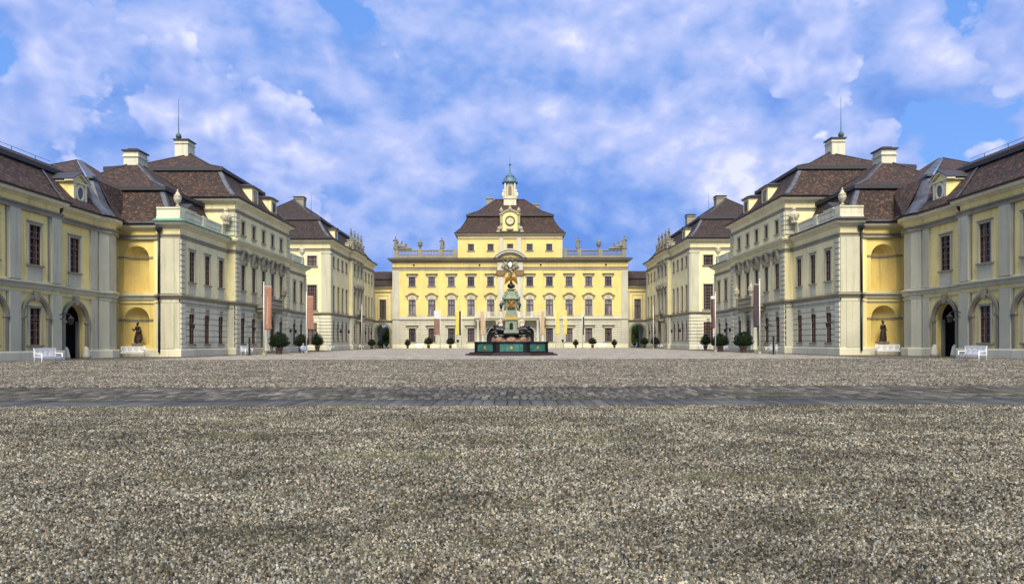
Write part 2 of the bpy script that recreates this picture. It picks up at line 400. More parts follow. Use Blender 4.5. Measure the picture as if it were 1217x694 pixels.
# ------------------------------------------------------------------ windows
WC = {}
class LF:                                            # local frame: u=x, outward=-y
    def p(s, u, d, z): return Vector((u, -d, z))
lf = LF()
def arc_pts(w, rise, n=10, x0=0, z0=0):
    R = (w * w / 4 + rise * rise) / (2 * rise); a = math.asin(w / 2 / R)
    return [(x0 + R * math.sin(-a + 2 * a * k / n), z0 + rise - R + R * math.cos(-a + 2 * a * k / n)) for k in range(n + 1)]
def window_meshes(w, h, style, fr, pane, depth):
    key = (round(w, 2), round(h, 2), style, fr, pane, depth)
    if key in WC: return WC[key]
    s = MB(); t = .17
    if style not in ('key', 'bare'):
        s.fbx(lf, -w / 2 - t, -w / 2, -.02, .08, 0, h, 1); s.fbx(lf, w / 2, w / 2 + t, -.02, .08, 0, h, 1)
        s.fbx(lf, -w / 2 - t, w / 2 + t, -.02, .08, h, h + t, 1)
        s.fbx(lf, -w / 2 - t + .06, w / 2 + t - .06, .08, .115, h + .07, h + t - .03)
    s.fbx(lf, -w / 2 - t - .08, w / 2 + t + .08, -.02, .17 if style != 'key' else .1, -.14, 0)
    if style == 'plain':
        s.fbx(lf, -w / 2 - t, w / 2 + t, -.02, .05, -1.2, -.14, 1)
        s.fbx(lf, -w / 2 - t - .06, w / 2 + t + .06, -.02, .13, h + t, h + t + .07)
    if style == 'key':
        s.fprism(lf, [(-.13, h), (.13, h), (.2, h + .5), (-.2, h + .5)], -.02, .13)
        s.fbx(lf, -.25, .25, -.02, .17, h + .5, h + .6)
    if style == 'thin': s.fbx(lf, -w / 2 - t + .02, w / 2 + t - .02, -.02, .045, -.38, -.14, 1)
    if style in ('flat', 'base'):
        H = h + t
        s.fbx(lf, -w / 2 - .1, w / 2 + .1, -.02, .1, H, H + .35, 1)
        for sx in (-1, 1): s.fbx(lf, sx * (w / 2 + .2) - .11, sx * (w / 2 + .2) + .11, -.02, .2, H - .1, H + .35)
        s.fbx(lf, -w / 2 - .5, w / 2 + .5, -.02, .27, H + .35, H + .47)
        s.fbx(lf, -w / 2 - .62, w / 2 + .62, -.02, .38, H + .47, H + .62)
        if style == 'base': s.fbx(lf, -w / 2 - .3, w / 2 + .3, -.02, .06, -1.0, -.14, 1)
        else: s.fbx(lf, -w / 2 - .05, w / 2 + .05, -.02, .05, -.5, -.14, 1)
    if style == 'seg':
        H = h + t
        s.fbx(lf, -w / 2 - .12, w / 2 + .12, -.02, .09, H, H + .75, 1)
        s.farc(lf, 0, H + .36, .26, .34, -.02, .14, 0, 2 * PI, 14, ez=.8)
        a = arc_pts(w + .35, .45, 10, 0, H + .8); bb = arc_pts(w + .75, .6, 10, 0, H + .92)
        s.fprism(lf, a + bb[::-1], -.02, .32)
        for sx in (-1, 1):
            x = sx * (w / 2 + .33); s.fbx(lf, min(x, x + sx * .38), max(x, x + sx * .38), -.02, .32, H + .72, H + .93)
            s.fbx(lf, x - .12, x + .12, -.02, .2, H + .05, H + .72)
        s.fbx(lf, -w / 2 - t, w / 2 + t, -.02, .09, -.75, -.14, 1)
    if style == 'bonnet':
        H = h + t
        s.farc(lf, 0, H + .55, w / 2 + .12, w / 2 + .36, -.02, .42, 0, PI, 14)
        s.fprism(lf, [(-w / 2 - .3, H + .1), (w / 2 + .3, H + .1), (w / 2 + .05, H + .6), (w / 2 * .5, H + 1.05), (0, H + 1.2), (-w / 2 * .5, H + 1.05), (-w / 2 - .05, H + .6)], -.02, .14, 1)
        s.farc(lf, 0, H + .55, .22, .3, .1, .22, 0, 2 * PI, 12)
        for sx in (-1, 1):
            x = sx * (w / 2 + .26); s.fbx(lf, x - .14, x + .14, -.02, .38, H + .25, H + .6); s.fbx(lf, x - .08, x + .08, -.02, .22, H - .2, H + .25)
        s.fbx(lf, -w / 2 - t, w / 2 + t, -.02, .05, -1.2, -.14, 1)
    g = MB(); y = -depth + .09
    e = .075
    g.fbx(lf, -w / 2, -w / 2 + e, y - .04, y + .06, 0, h); g.fbx(lf, w / 2 - e, w / 2, y - .04, y + .06, 0, h)
    g.fbx(lf, -w / 2, w / 2, y - .04, y + .055, 0, e); g.fbx(lf, -w / 2, w / 2, y - .04, y + .055, h - e, h)
    g.fbx(lf, -.055, .055, y - .03, y + .07, e, h - e)
    if h > 2.2: zt = h * .68; g.fbx(lf, -w / 2 + e, w / 2 - e, y - .03, y + .085, zt - .07, zt + .07)
    else: zt = h * .5; g.fbx(lf, -w / 2 + e, w / 2 - e, y - .03, y + .05, zt - .03, zt + .03)
    nb = max(1, round((h) / .62))
    for k in range(1, nb + 1):
        z = h * k / (nb + 1)
        if abs(z - zt) > .15: g.fbx(lf, -w / 2 + e, w / 2 - e, y - .03, y + .02, z - .018, z + .018, 1)
    for sx in (-1, 1): g.fbx(lf, sx * w / 4 - .016, sx * w / 4 + .016, y - .03, y + .018, e, h - e, 1)
    p = MB(); p.add([lf.p(-w / 2, -depth + .03, 0), lf.p(w / 2, -depth + .03, 0), lf.p(w / 2, -depth + .03, h), lf.p(-w / 2, -depth + .03, h)], [(0, 1, 2, 3)])
    r = []
    for q, nm, mt in ((s, 'window', ['stone', 'grey']), (g, 'window_frame', [fr, 'bar']), (p, 'pane', pane)):
        o = q.build(nm, mt); r.append(o.data); bpy.data.objects.remove(o)
    WC[key] = r
    return r
def window(parent, sx, F, u, z, w, h, style='plain', fr='frame', pane='glass', depth=.2, d=0):
    me = window_meshes(w, h, style, fr, pane, depth)
    P = F.p(u, d, z); P = Vector((P.x * sx, P.y, P.z)); nx, ny = F.N.x * sx, F.N.y
    o = bpy.data.objects.new('window', me[0]); C.objects.link(o); o.parent = parent
    o.location = P - OFF[parent]; o.rotation_euler = (0, 0, math.atan2(nx, -ny))
    for nm, dd in (('window_frame', me[1]), ('pane', me[2])):
        c = bpy.data.objects.new(nm, dd); C.objects.link(c); c.parent = o
    return o
def hole(u, z, w, h): return (u, z, z + h, w, False)

def hipstrip(mb, path, i, prof, w=.45, closed=False, lift=.05):
    P, O = offs(path, closed); n = len(P)
    t1 = (P[i] - P[i - 1]).normalized(); t2 = (P[(i + 1) % n] - P[i]).normalized()
    pts = [Vector((P[i].x + O[i].x * d, P[i].y + O[i].y * d, z + lift)) for d, z in prof]
    for k in range(len(pts) - 1):
        a, b = pts[k], pts[k + 1]
        for t in (-t1, t2):
            T = Vector((t.x, t.y, 0)) * w
            mb.add([a, b, b + T, a + T], [(0, 1, 2, 3)])
def hipcap(mb, path, prof, closed=True, r=.1, idx=None):
    P, O = offs(path, closed)
    for i in (idx if idx is not None else range(len(P))):
        pts = [Vector((P[i].x + O[i].x * d, P[i].y + O[i].y * d, z + .03)) for d, z in prof]
        mb.path(pts, r, 6)
def wiggle(o, amp=.03, sc=.8):
    for v in o.data.vertices:
        q = noise.noise_vector(Vector(v.co) * sc); v.co += Vector((0, 0, q.z * amp))
def lantern(mb, F, u, z, s=1.0, d0=.05):
    p = lambda a, b, c: F.p(u + a * s, d0 + b * s, z + c * s)
    mb.path([p(0, 0, 0), p(0, .35, .12), p(0, .75, 0), p(0, .8, -.12)], .035 * s, 6)
    mb.path([p(0, 0, -.35), p(0, .25, -.2), p(0, .45, .06)], .025 * s, 6)
    c = p(0, .8, -.75); mb.lathe(c, [(.03 * s, 0), (.13 * s, .04 * s), (.2 * s, .42 * s), (.24 * s, .46 * s), (.1 * s, .6 * s), (.03 * s, .68 * s)], 6, 0, False)
def mansard(z0, zb, zt, di, dt, ov=.6):
    lip = .32
    return [(ov, z0), (ov, z0 + .14), (-.05, z0 + .5), (-di * .42, z0 + .5 + (zb - z0 - .5) * .32), (-di * .78, z0 + .5 + (zb - z0 - .5) * .72), (-di, zb),
            (-di + lip, zb - .02), (-di + lip, zb + .16), (-di - (dt - di) * .33, zb + (zt - zb) * .3), (-dt, zt)]

# ------------------------------------------------------------------ outer pavilions
def pavilion(s):
    side = 'left' if s < 0 else 'right'
    lab = {-1: 'long yellow pavilion on the left with green copper parapet edge and columned portico',
           1: 'long yellow pavilion on the right with grey parapet edge and columned portico'}[s]
    B = thing('palace_pavilion', lab, 'building', (s * 38, 83.4, 0), group='yellow palace pavilions flanking the courtyard')
    X, Xr, Y0, Y1, Y2, Y3 = 30.9, 30.05, 63.9, 74.6, 92.8, 103.2
    path = [(33.15, Y0), (X, Y0), (X, Y1), (Xr, Y1), (Xr, Y2), (X, Y2), (X, Y3), (44, Y3)]
    Fend = Fr((33.15, Y0), (X, Y0)); FA = Fr((X, Y1 - 0, ), (X, Y1)) if 0 else Fr((X, Y0), (X, Y1)); FR = Fr((Xr, Y1), (Xr, Y2)); FB = Fr((X, Y2), (X, Y3)); Fe2 = Fr((X, Y3), (44, Y3))
    r1, r2 = Fr((X, Y1), (Xr, Y1)), Fr((Xr, Y2), (X, Y2))
    uA = [2.35, 5.7, 9.0]; uB = [1.7, 4.9, 8.1]; uR = [2.15, 5.35, 8.5, 11.65, 14.85]
    W, WZ, WH = 1.15, 7.15, 2.95; GZ, GH = 1.2, 2.85
    low = MB(s); lowc = MB(s); up = MB(s)
    sets = [(FA, uA), (FB, uB)]
    allF = []
    for F, us in sets:
        gh = [hole(u, GZ, W - .1, GH) for u in us]; mh = [hole(u, WZ, W, WH) for u in us]
        wall(low, F, 0, 5.5, gh, .12, d=-.1); courses(lowc, F, .75, 5.45, .56, gh, d0=-.1, gap=.045)
        wall(up, F, 5.5, 12.2, mh)
        for u in us:
            window(B, s, F, u, GZ, W - .1, GH, 'key', depth=.22, d=0); window(B, s, F, u, WZ, W, WH, 'plain')
    gu = [uR[0], uR[1], uR[3], uR[4]]
    gh = [hole(u, GZ, W - .1, GH) for u in gu]; dh = [(uR[2], 0, 4.1, 1.7, True, 1.2)]
    mh = [hole(u, WZ, W, WH - .1) for u in uR]; th = [hole(u, 13.35, 1.0, 1.5) for u in uR]
    wall(low, FR, 0, 5.5, gh + dh, .12, d=-.1); courses(lowc, FR, .75, 5.45, .56, gh + dh, d0=-.1, gap=.045)
    wall(up, FR, 5.5, 16.7, mh + th)
    for u in gu: window(B, s, FR, u, GZ, W - .1, GH, 'key', depth=.22)
    for u in uR:
        window(B, s, FR, u, WZ, W, WH - .1, 'bonnet'); window(B, s, FR, u, 13.35, 1.0, 1.5, 'thin')
    for F in (r1, r2, Fe2): wall(low, F, 0, 5.5); wall(up, F, 5.5, 12.2)
    wall(low, Fend, 0, 5.5); wall(up, Fend, 5.5, 12.2)
    # risalit block above the terraces
    Fn = Fr((47.9, Y1), (Xr, Y1)); Ff = Fr((Xr, Y2), (47.9, Y2)); wall(up, Fn, 12.2, 16.7); wall(up, Ff, 12.2, 16.7)
    low.build('lower_wall', 'pale', B); lowc.build('stone_courses', 'pale', B); up.build('upper_wall', 'cream', B)
    d = MB(s); d.fbx(FR, uR[2] - .85, uR[2] + .85, -1.3, -1.2, 0, 4.2); d.build('portal_door', 'frame', B)
    m = MB(s); sweep(m, path, [(0, 0), (.16, 0), (.16, .62), (.1, .72), (0, .72)]); m.build('plinth', 'plinth', B)
    m = MB(s); sweep(m, path, [(0, 5.45), (.12, 5.45), (.16, 5.6), (.3, 5.68), (.3, 5.8), (.1, 5.86), (0, 5.9)])
    sweep(m, path, [(0, 5.02), (.05, 5.02), (.05, 5.1), (0, 5.1)]); m.build('string_course', 'stone', B)
    pf = [p for p in path]
    m = MB(s); sweep(m, pf, [(0, 11.05), (.05, 11.05), (.05, 11.3), (.13, 11.35), (.13, 11.45), (0, 11.5)]); m.build('frieze', 'stone', B)
    m = MB(s); sweep(m, pf, [(0, 12.05), (.15, 12.1), (.25, 12.25), (.5, 12.34), (.58, 12.5), (.58, 12.58), (0, 12.6)]); m.build('cornice', 'pale', B)
    m = MB(s)
    for pp in (path[:3] , path[5:]): sweep(m, pp, [(0, 12.6), (.72, 12.585), (.74, 12.66), (.35, 12.83), (0, 12.95)])
    m.build('cornice_flashing', 'copper' if s < 0 else 'ridge', B)
    # attic cornice round the risalit block
    rb = [(47.9, Y1), (Xr, Y1), (Xr, Y2), (47.9, Y2)]
    m = MB(s); sweep(m, rb, [(0, 15.55), (.05, 15.55), (.05, 15.72), (.13, 15.78), (.13, 15.9), (0, 15.95)]); m.build('attic_frieze', 'stone', B)
    m = MB(s); sweep(m, rb, [(0, 16.45), (.14, 16.5), (.2, 16.65), (.5, 16.75), (.6, 16.9), (.6, 17.0), (0, 17.0)]); m.build('eaves_cornice', 'plinth', B)
    m = MB(s); sweep(m, rb, [(.55, 16.99), (.72, 16.99), (.76, 17.12), (.6, 17.12), (.56, 17.03)]); m.build('gutter', 'darkmetal', B)
    # quoins and pilasters
    def quoin(F, u0, u1, z0, z1, mat='grey', d=.12, ch=.5):
        q = MB(s); q.fbx(F, u0 + .02, u1 - .02, 0.0, .015, z0, z1); courses(q, F, z0, z1, ch, (), u0, u1, 0.0, d + .02, .045); q.build('quoin', mat, B)
    quoin(FA, 0, .95, 5.9, 11.05); quoin(FR, 0, 1.15, .72, 5.4, 'pale'); quoin(FR, 0, 1.15, 5.9, 11.0); quoin(FR, 0, 1.0, 12.95, 15.5)
    quoin(FR, FR.L - 1.15, FR.L, 5.9, 11.0); quoin(FR, FR.L - 1.0, FR.L, 12.95, 15.5); quoin(FB, FB.L - .9, FB.L, 5.9, 11.05)
    quoin(FR, FR.L - 1.15, FR.L, .72, 5.4, 'pale'); quoin(FA, 0, .8, .72, 5.0, 'pale', .1, .47)
    quoin(Fn, Fn.L - 1.2, Fn.L, 12.95, 15.5)
    q = MB(s); q.fbx(Fend, Fend.L - 2.0, Fend.L - .0, 0, .1, .72, 5.02); q.fbx(Fend, Fend.L - 2.0, Fend.L - .0, 0, .1, 5.9, 11.05)
    q.fbx(Fend, Fend.L - 1.75, Fend.L - .5, .1, .16, .72, 5.02); q.fbx(Fend, Fend.L - 1.75, Fend.L - .5, .1, .16, 5.9, 11.05); q.build('pilaster', 'grey', B)
    # terrace deck, parapets
    m = MB(s); m.bx(X + .1, 40, Y0 + .1, Y1, 12.0, 12.7); m.bx(X + .1, 43, Y2, Y3 - .1, 12.0, 12.7); m.build('terrace_deck', 'lead', B)
    for (pp, ends) in (((( 33.2, Y0 + .25), (X + .25, Y0 + .25), (X + .25, Y1)), 0), (((X + .25, Y2), (X + .25, Y3 - .25), (36, Y3 - .25)), 1)):
        m = MB(s); sweep(m, list(pp), [(0, 12.9), (.1, 12.9), (.1, 13.1), (.02, 13.15), (.02, 13.85), (.1, 13.9), (.1, 14.03), (-.35, 14.03), (-.35, 12.9)])
        F2 = Fr(pp[0] if ends else pp[1], pp[1] if ends else pp[2])
        for a, b in ((.0, 1.0), (F2.L / 2 - .35, F2.L / 2 + .35), (F2.L - 1.0, F2.L)): m.fbx(F2, a, b, .02, .14, 12.92, 14.1)
        for a, b in ((1.4, F2.L / 2 - .75), (F2.L / 2 + .75, F2.L - 1.4)): m.farc(F2, 0, 0, 0, 0, 0, 0, seg=1) if 0 else m.fbx(F2, a, b, .02, .06, 13.3, 13.72)
        m.build('parapet', 'plinth', B)
    # roof
    rp = [(48.2, Y1), (Xr, Y1), (Xr, Y2), (48.2, Y2)]
    prof = mansard(16.95, 20.9, 24.35, 2.7, 9.05)
    m = MB(s); sweep(m, rp, prof, closed=True, loop=False); roof = m.build('roof', 'tile', B); wiggle(roof)
    for i in (1, 2): m = MB(s); hipstrip(m, rp, i, prof[2:6], .42, True); m.build('hip_flashing', 'lead', roof)
    m = MB(s); hipcap(m, rp, prof[7:], True, .09); m.tube((39.1, 83.7, 24.4), (39.1, 83.7, 24.5), .1); m.build('ridge_cap', 'ridge', roof)
    m = MB(s); sweep(m, rp, [(-2.34, 20.72), (-2.34, 21.1), (-2.5, 21.1), (-2.9, 20.72)], closed=True); m.build('break_shadow_band', 'ridge', roof)  # black band painting the shadow line under the upper roof's overhang
    def chimney(cx, cy, hx, hy, z0, z1, mat='pale'):
        c = MB(s); c.bx(cx - hx, cx + hx, cy - hy, cy + hy, z0, z1 - .55); c.bx(cx - hx - .1, cx + hx + .1, cy - hy - .1, cy + hy + .1, z1 - .55, z1 - .42)
        c.bx(cx - hx, cx + hx, cy - hy, cy + hy, z1 - .42, z1 - .14); c.bx(cx - hx - .16, cx + hx + .16, cy - hy - .16, cy + hy + .16, z1 - .14, z1, 1)
        c.build('chimney', [mat, 'ridge'], roof)
    chimney(40.0, 84.0, .8, .9, 23.2, 26.1)
    c = MB(s); c.tube((40.55, 83.6, 26.0), (40.55, 83.6, 31.2), .05, .02, 6); c.lathe((40.55, 83.6, 26.05), [(.05, 0), (.1, .1), (.28, .3), (.34, .5), (.26, .75), (.1, .9), (.03, 1.05)], 10)
    c.build('lightning_rod', 'rodmetal', roof)
    for yc in (82.4, 88.9):
        F = Fr((30.75, yc - 1.0), (30.75, yc + 1.0)); c = MB(s)
        c.fbx(F, 0, 2, -3.2, 0, 17.6, 19.75); c.fbx(F, .45, 1.55, 0.0, .05, 18.2, 19.5, 1); c.fbx(F, .55, 1.45, .04, .07, 18.3, 19.4, 2)
        c.fbx(F, -.15, 2.15, -3.4, .2, 19.75, 19.92, 1)
        c.add([F.p(-.3, .35, 19.92), F.p(2.3, .35, 19.92), F.p(2.3, -4.0, 19.92), F.p(-.3, -4.0, 19.92), F.p(.6, -.6, 20.3), F.p(1.4, -.6, 20.3), F.p(1.4, -4, 20.3), F.p(.6, -4, 20.3)],
              [(0, 1, 5, 4), (1, 2, 6, 5), (3, 0, 4, 7), (4, 5, 6, 7), (2, 3, 7, 6), (0, 3, 2, 1)], 3)
        c.build('dormer', ['cream', 'stone', 'glass', 'ridge'], roof)
    # low roof seen over the near parapet
    m = MB(s); sweep(m, [(33.4, 93), (33.4, 102), (44, 102)], [(-.0, 12.7), (-.6, 13.5), (-1.6, 14.9), (-6, 16)], loop=False); m.build('side_roof', 'tile', B)
    # portico
    P = MB(s)
    c0 = uR[2]
    P.fbx(FR, c0 - 2.5, c0 + 2.5, .02, 1.5, 4.95, 5.4); P.fbx(FR, c0 - 2.75, c0 + 2.75, .02, 1.75, 5.4, 5.62)
    P.build('portico_entablature', 'stone', B); P = MB(s); P.fbx(FR, c0 - 2.7, c0 + 2.7, .02, 1.35, 0, .3); P.build('portico_floor', 'stone', B)
    for du in (-2.1, -1.4, 1.4, 2.1):
        c = MB(s); q = FR.p(c0 + du, 1.0, .3); c.lathe(q, [(.34, 0), (.34, .12), (.26, .25), (.25, 1.5), (.21, 4.2), (.28, 4.35), (.34, 4.5), (.34, 4.66)], 14); c.build('portico_column', 'pale', B)
    R = MB(s)
    for a, b, e, f in ((c0 - 2.6, c0 + 2.6, 1.42, 1.58), (c0 - 2.6, c0 - 2.44, .2, 1.5), (c0 + 2.44, c0 + 2.6, .2, 1.5)):
        R.fbx(FR, a, b, e, f, 6.5, 6.6); R.fbx(FR, a, b, e, f, 5.64, 5.74)
    for k in range(22):
        u = c0 - 2.45 + k * 4.9 / 21; q = FR.p(u, 1.5, 5.74); R.lathe(q, [(.04, 0), (.08, .2), (.035, .5), (.06, .76)], 6)
    for du in (-2.52, 2.52): R.fbx(FR, c0 + du - .17, c0 + du + .17, 1.32, 1.66, 5.63, 6.7)
    R.build('balcony_railing', 'stone', B)
    c = MB(s); lantern(c, FA, 1.15, 3.2, .8); c.build('wall_lantern', 'darkmetal', B)
    for F, u in ((FR, 3.7), (FR, 16.6), (FB, 3.3)): c = MB(s); lantern(c, F, u, 3.2, .8); c.build('wall_lantern', 'darkmetal', B)
    c = MB(s); c.path([(36.0, Y1 - .15, 16.9), (33.6, Y1 - .12, 16.6), (33.5, Y1 - .12, 12.8)], .09); c.build('downpipe', 'darkmetal', B)
    return B

# ------------------------------------------------------------------ near wing with niche wall and corner block
def wing(s):
    lab = {-1: 'yellow arcaded wing at the left edge with dark archway and curved corner niche wall',
           1: 'yellow arcaded wing at the right edge with dark archway and curved corner niche wall'}[s]
    B = thing('palace_wing', lab, 'building', (s * 37, 52, 0), group='yellow arcaded palace wings')
    Xw, Xd = 35.35, 35.95
    ys = 35.6; yst = 53.6
    a1, a2, a3 = (35.95, 59.35), (35.45, 60.5), (35.6, 61.7)
    path = [(Xw, ys), (Xw, yst), (Xd, yst), a1, a2, a3, (36.9, 64.0), (33.0, 64.0)]
    FW = Fr((Xw, ys), (Xw, yst)); FD = Fr((Xd, yst), a1); FN = Fr((37.6, 64.0), (32.6, 64.0))
    bays = [50.75, 46.35, 41.95, 37.55]
    us = [y - ys for y in bays]
    low, up, och = MB(s), MB(s), MB(s)
    gw = [hole(u, 1.15, 1.2, 2.75) for u in us]; mw = [hole(u, 7.1, 1.3, 2.95) for u in us]
    wall(low, FW, 0, 5.5, gw); wall(up, FW, 5.5, 12.1, mw)
    uD = 56.3 - yst
    lowd = MB(s); wall(lowd, FD, 0, 5.5, [(uD, 0, 4.45, 2.7, True, .5)]); rv = MB(s); wall(up, FD, 5.5, 12.1, [hole(uD, 7.1, 1.25, 2.85)])
    for u in us: window(B, s, FW, u, 1.15, 1.2, 2.75, 'thin'); window(B, s, FW, u, 7.1, 1.3, 2.95, 'plain')
    window(B, s, FD, uD, 7.1, 1.25, 2.85, 'plain')
    # curved corner pieces in grey
    cc = MB(s); c2 = MB(s); wall(cc, Fr((Xw, yst), (Xd, yst)), 0, 12.1); cc.build('wall_return', 'grey', B); cc = MB(s)
    for p, q in ((a1, a2), (a2, a3), (a3, (36.9, 64.0))): wall(cc, Fr(p, q), 0, 11.0); wall(c2, Fr(p, q), 11.0, 12.1)
    cc.build('curved_corner', 'grey', B); c2.build('corner_frieze', 'yellow', B)
    q = MB(s)
    for p, r in ((a1, a2),):
        F = Fr(p, r)
        for z0, z1 in ((.72, 5.2), (5.9, 11.1)): q.fbx(F, .15, F.L - .15, .02, .1, z0, z1)
    q.build('pilaster', 'grey', B)
    # niche wall: two niches
    nu = FN.L - (35.0 - 32.6)  # centre u
    r = 1.17
    nh = [(nu, 1.1, 4.65, 2 * r, True, .02), (nu, 6.15, 10.4, 2 * r, True, .02)]
    wall(och, FN, 0, 12.1, nh)
    for _, z0, z1, w, _, _ in nh:
        zs = z1 - r; K = 12; dep = .95
        vs = []; fs = []
        for z in (z0, zs):
            for k in range(K + 1):
                a = PI * k / K; vs.append(FN.p(nu + r * math.cos(a), -dep * math.sin(a), z))
        fs += [(k, k + 1, K + 2 + k, K + 1 + k) for k in range(K)]
        och.add(vs, fs, 0, True)
        vs = []; J = 8
        for j in range(J + 1):
            b = PI / 2 * j / J
            for k in range(K + 1):
                a = PI * k / K; rr = math.cos(b); vs.append(FN.p(nu + r * rr * math.cos(a), -dep * rr * math.sin(a), zs + r * math.sin(b)))
        och.add(vs, [(j * (K + 1) + k, j * (K + 1) + k + 1, (j + 1) * (K + 1) + k + 1, (j + 1) * (K + 1) + k) for j in range(J) for k in range(K)], 0, True)
        och.add([FN.p(nu + r * math.cos(PI * k / K), -dep * math.sin(PI * k / K), z0) for k in range(K + 1)], [tuple(range(K + 1))])
    och.build('niche_wall', 'ochre', B)
    n = MB(s)
    for z in (3.35, 9.2):
        n.fbx(FN, nu - 1.75, nu - r, .0, .07, z, z + .18); n.fbx(FN, nu + r, nu + 1.55, .0, .07, z, z + .18)
        K = 12
        for k in range(K):
            pts = []
            for zz in (z, z + .16):
                for kk in (k, k + 1):
                    a = PI * kk / K
                    for f in (1.0, .93): pts.append(FN.p(nu + r * f * math.cos(a), -.95 * f * math.sin(a), zz))
            n.add(pts, [(0, 2, 6, 4), (1, 5, 7, 3), (0, 1, 3, 2), (4, 6, 7, 5)])
    n.build('niche_band', 'stone', B)
    n = MB(s)
    for z0, z1 in ((.72, 5.3), (5.9, 11.1)):
        n.fbx(FN, nu - 1.95, nu - 1.72, .0, .07, z0, z1); n.fbx(FN, nu + 1.6, nu + 1.85, .0, .07, z0, z1)
    n.build('niche_pilaster', 'yellow', B)
    lowd.build('gate_wall', 'yellow', B); low.build('lower_wall', 'yellow', B); up.build('upper_wall', 'yellow', B)
    # arches and pilasters on the arcade bays
    for y in bays:
        u = y - ys; c = MB(s)
        c.farc(FW, u, 3.3, 1.22, 1.52, .02, .16, 0, PI, 18); c.farc(FW, u, 3.3, 1.36, 1.56, .16, .21, 0, PI, 18)
        for t in (-1, 1):
            c.fbx(FW, u + t * 1.37 - .15, u + t * 1.37 + .15, 0, .16, .72, 3.12); c.fbx(FW, u + t * 1.37 - .22, u + t * 1.37 + .22, 0, .24, 3.12, 3.3)
        c.fprism(FW, [(u - .17, 4.45), (u + .17, 4.45), (u + .25, 5.15), (u - .25, 5.15)], .02, .27)
        c.fbx(FW, u - 1.62, u - 1.52, 0, .05, .72, 5.0); c.fbx(FW, u + 1.52, u + 1.62, 0, .05, .72, 5.0)
        c.build('blind_arch', 'stone', B)
        c = MB(s)
        for t in (-1, 1):
            c.fbx(FW, u + t * 1.5 - .06, u + t * 1.5 + .06, 0, .05, 6.0, 10.95)
        c.fbx(FW, u - 1.56, u + 1.56, 0, .05, 10.95, 11.07); c.build('panel_moulding', 'stone', B)
    for y in [53.0, 48.55, 44.15, 39.75]:
        u = y - ys
        if u + .55 > FW.L: u = FW.L - .56
        for z0, z1 in ((.72, 5.02), (5.9, 10.95)):
            c = MB(s); c.fbx(FW, u - .55, u + .55, 0, .2, z0, z1); c.fbx(FW, u - .65, u + .65, 0, .08, z0, z1); c.build('pilaster', 'grey', B)
    c = MB(s); c.farc(FD, uD, 3.1, 1.35, 1.68, .02, .16, 0, PI, 20); c.farc(FD, uD, 3.1, 1.52, 1.72, .16, .22, 0, PI, 20)
    for t in (-1, 1):
        c.fbx(FD, uD + t * 1.52 - .17, uD + t * 1.52 + .17, 0, .16, .0, 2.92); c.fbx(FD, uD + t * 1.52 - .24, uD + t * 1.52 + .24, 0, .25, 2.92, 3.1)
    c.fprism(FD, [(uD - .17, 4.4), (uD + .17, 4.4), (uD + .26, 5.15), (uD - .26, 5.15)], .02, .28); c.build('archway_moulding', 'stone', B)
    for u in (.45, FD.L - .5):
        for z0, z1 in ((.0, 5.02), (5.9, 10.95)):
            c = MB(s); c.fbx(FD, u - .45, u + .45, 0, .14, z0, z1); c.build('pilaster', 'grey', B)
    # wheel guards and dark passage
    for t in (-1, 1):
        c = MB(s); q = FD.p(uD + t * 1.32, .12, 0); c.lathe(q, [(.36, 0), (.33, .25), (.22, .8), (.1, 1.0)], 10); c.build('wheel_guard_stone', 'plinth', B)
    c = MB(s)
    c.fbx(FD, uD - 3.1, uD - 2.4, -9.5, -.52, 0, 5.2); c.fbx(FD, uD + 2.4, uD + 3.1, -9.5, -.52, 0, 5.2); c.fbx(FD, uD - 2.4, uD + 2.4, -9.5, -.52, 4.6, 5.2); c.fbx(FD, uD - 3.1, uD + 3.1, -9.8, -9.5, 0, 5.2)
    c.build('passage', 'passage_shade', B)
    c = MB(s); c.fbx(FD, uD + 1.22, uD + 1.34, -.7, -.42, 0, 3.1); c.build('passage_jamb', 'stone', B)
    c = MB(s); c.fbx(FD, uD - 2.35, uD + 2.35, -5.2, -5.0, 0, 4.55); c.build('passage_shade_panel', 'black', B)  # black panel painting the unlit depth of the passage
    c = MB(s); sweep(c, path, [(0, 0), (.2, 0), (.2, .6), (.12, .7), (0, .72)]) if 0 else None
    for pp in ([(Xw, ys), (Xw, yst), (Xd, yst)], [(Xd, yst), (Xd, 54.5)], [(35.95, 58.1), a1, a2, a3, (36.9, 64.0), (33.0, 64.0)]):
        sweep(c, pp, [(0, 0), (.24, 0), (.24, .6), (.2, .72), (0, .72)])
    c.build('plinth', 'plinth', B)
    c = MB(s); sweep(c, path, [(0, 5.3), (.1, 5.32), (.16, 5.6), (.3, 5.68), (.3, 5.8), (.1, 5.86), (0, 5.9)]); sweep(c, path, [(0, 4.98), (.1, 4.98), (.1, 5.08), (0, 5.08)]); c.build('string_course', 'grey', B)
    c = MB(s); sweep(c, path, [(0, 10.95), (.22, 10.95), (.22, 11.1), (.12, 11.12), (.12, 11.25), (.22, 11.3), (.24, 11.4), (0, 11.42)]); c.build('frieze', 'stone', B)
    c = MB(s); sweep(c, path, [(0, 11.85), (.12, 11.9), (.2, 12.0), (.42, 12.05), (.5, 12.2), (.5, 12.3), (0, 12.3)]); c.build('eaves_cornice', 'plinth', B)
    c = MB(s); sweep(c, path, [(.46, 12.29), (.6, 12.28), (.66, 12.42), (.5, 12.42), (.46, 12.36)]); c.build('gutter', 'darkmetal', B)
    c = MB(s); q = 32.75; c.lathe((q, 63.65, 11.55), [(.1, 0), (.2, .15), (.28, .3), (.28, .5)], 8, 0, False); c.path([(q, 63.65, 11.6), (q, 63.6, 5.95), (q, 63.55, 5.3), (q, 63.65, 5.1), (q, 63.65, .4)], .1); c.build('downpipe', 'darkmetal', B)
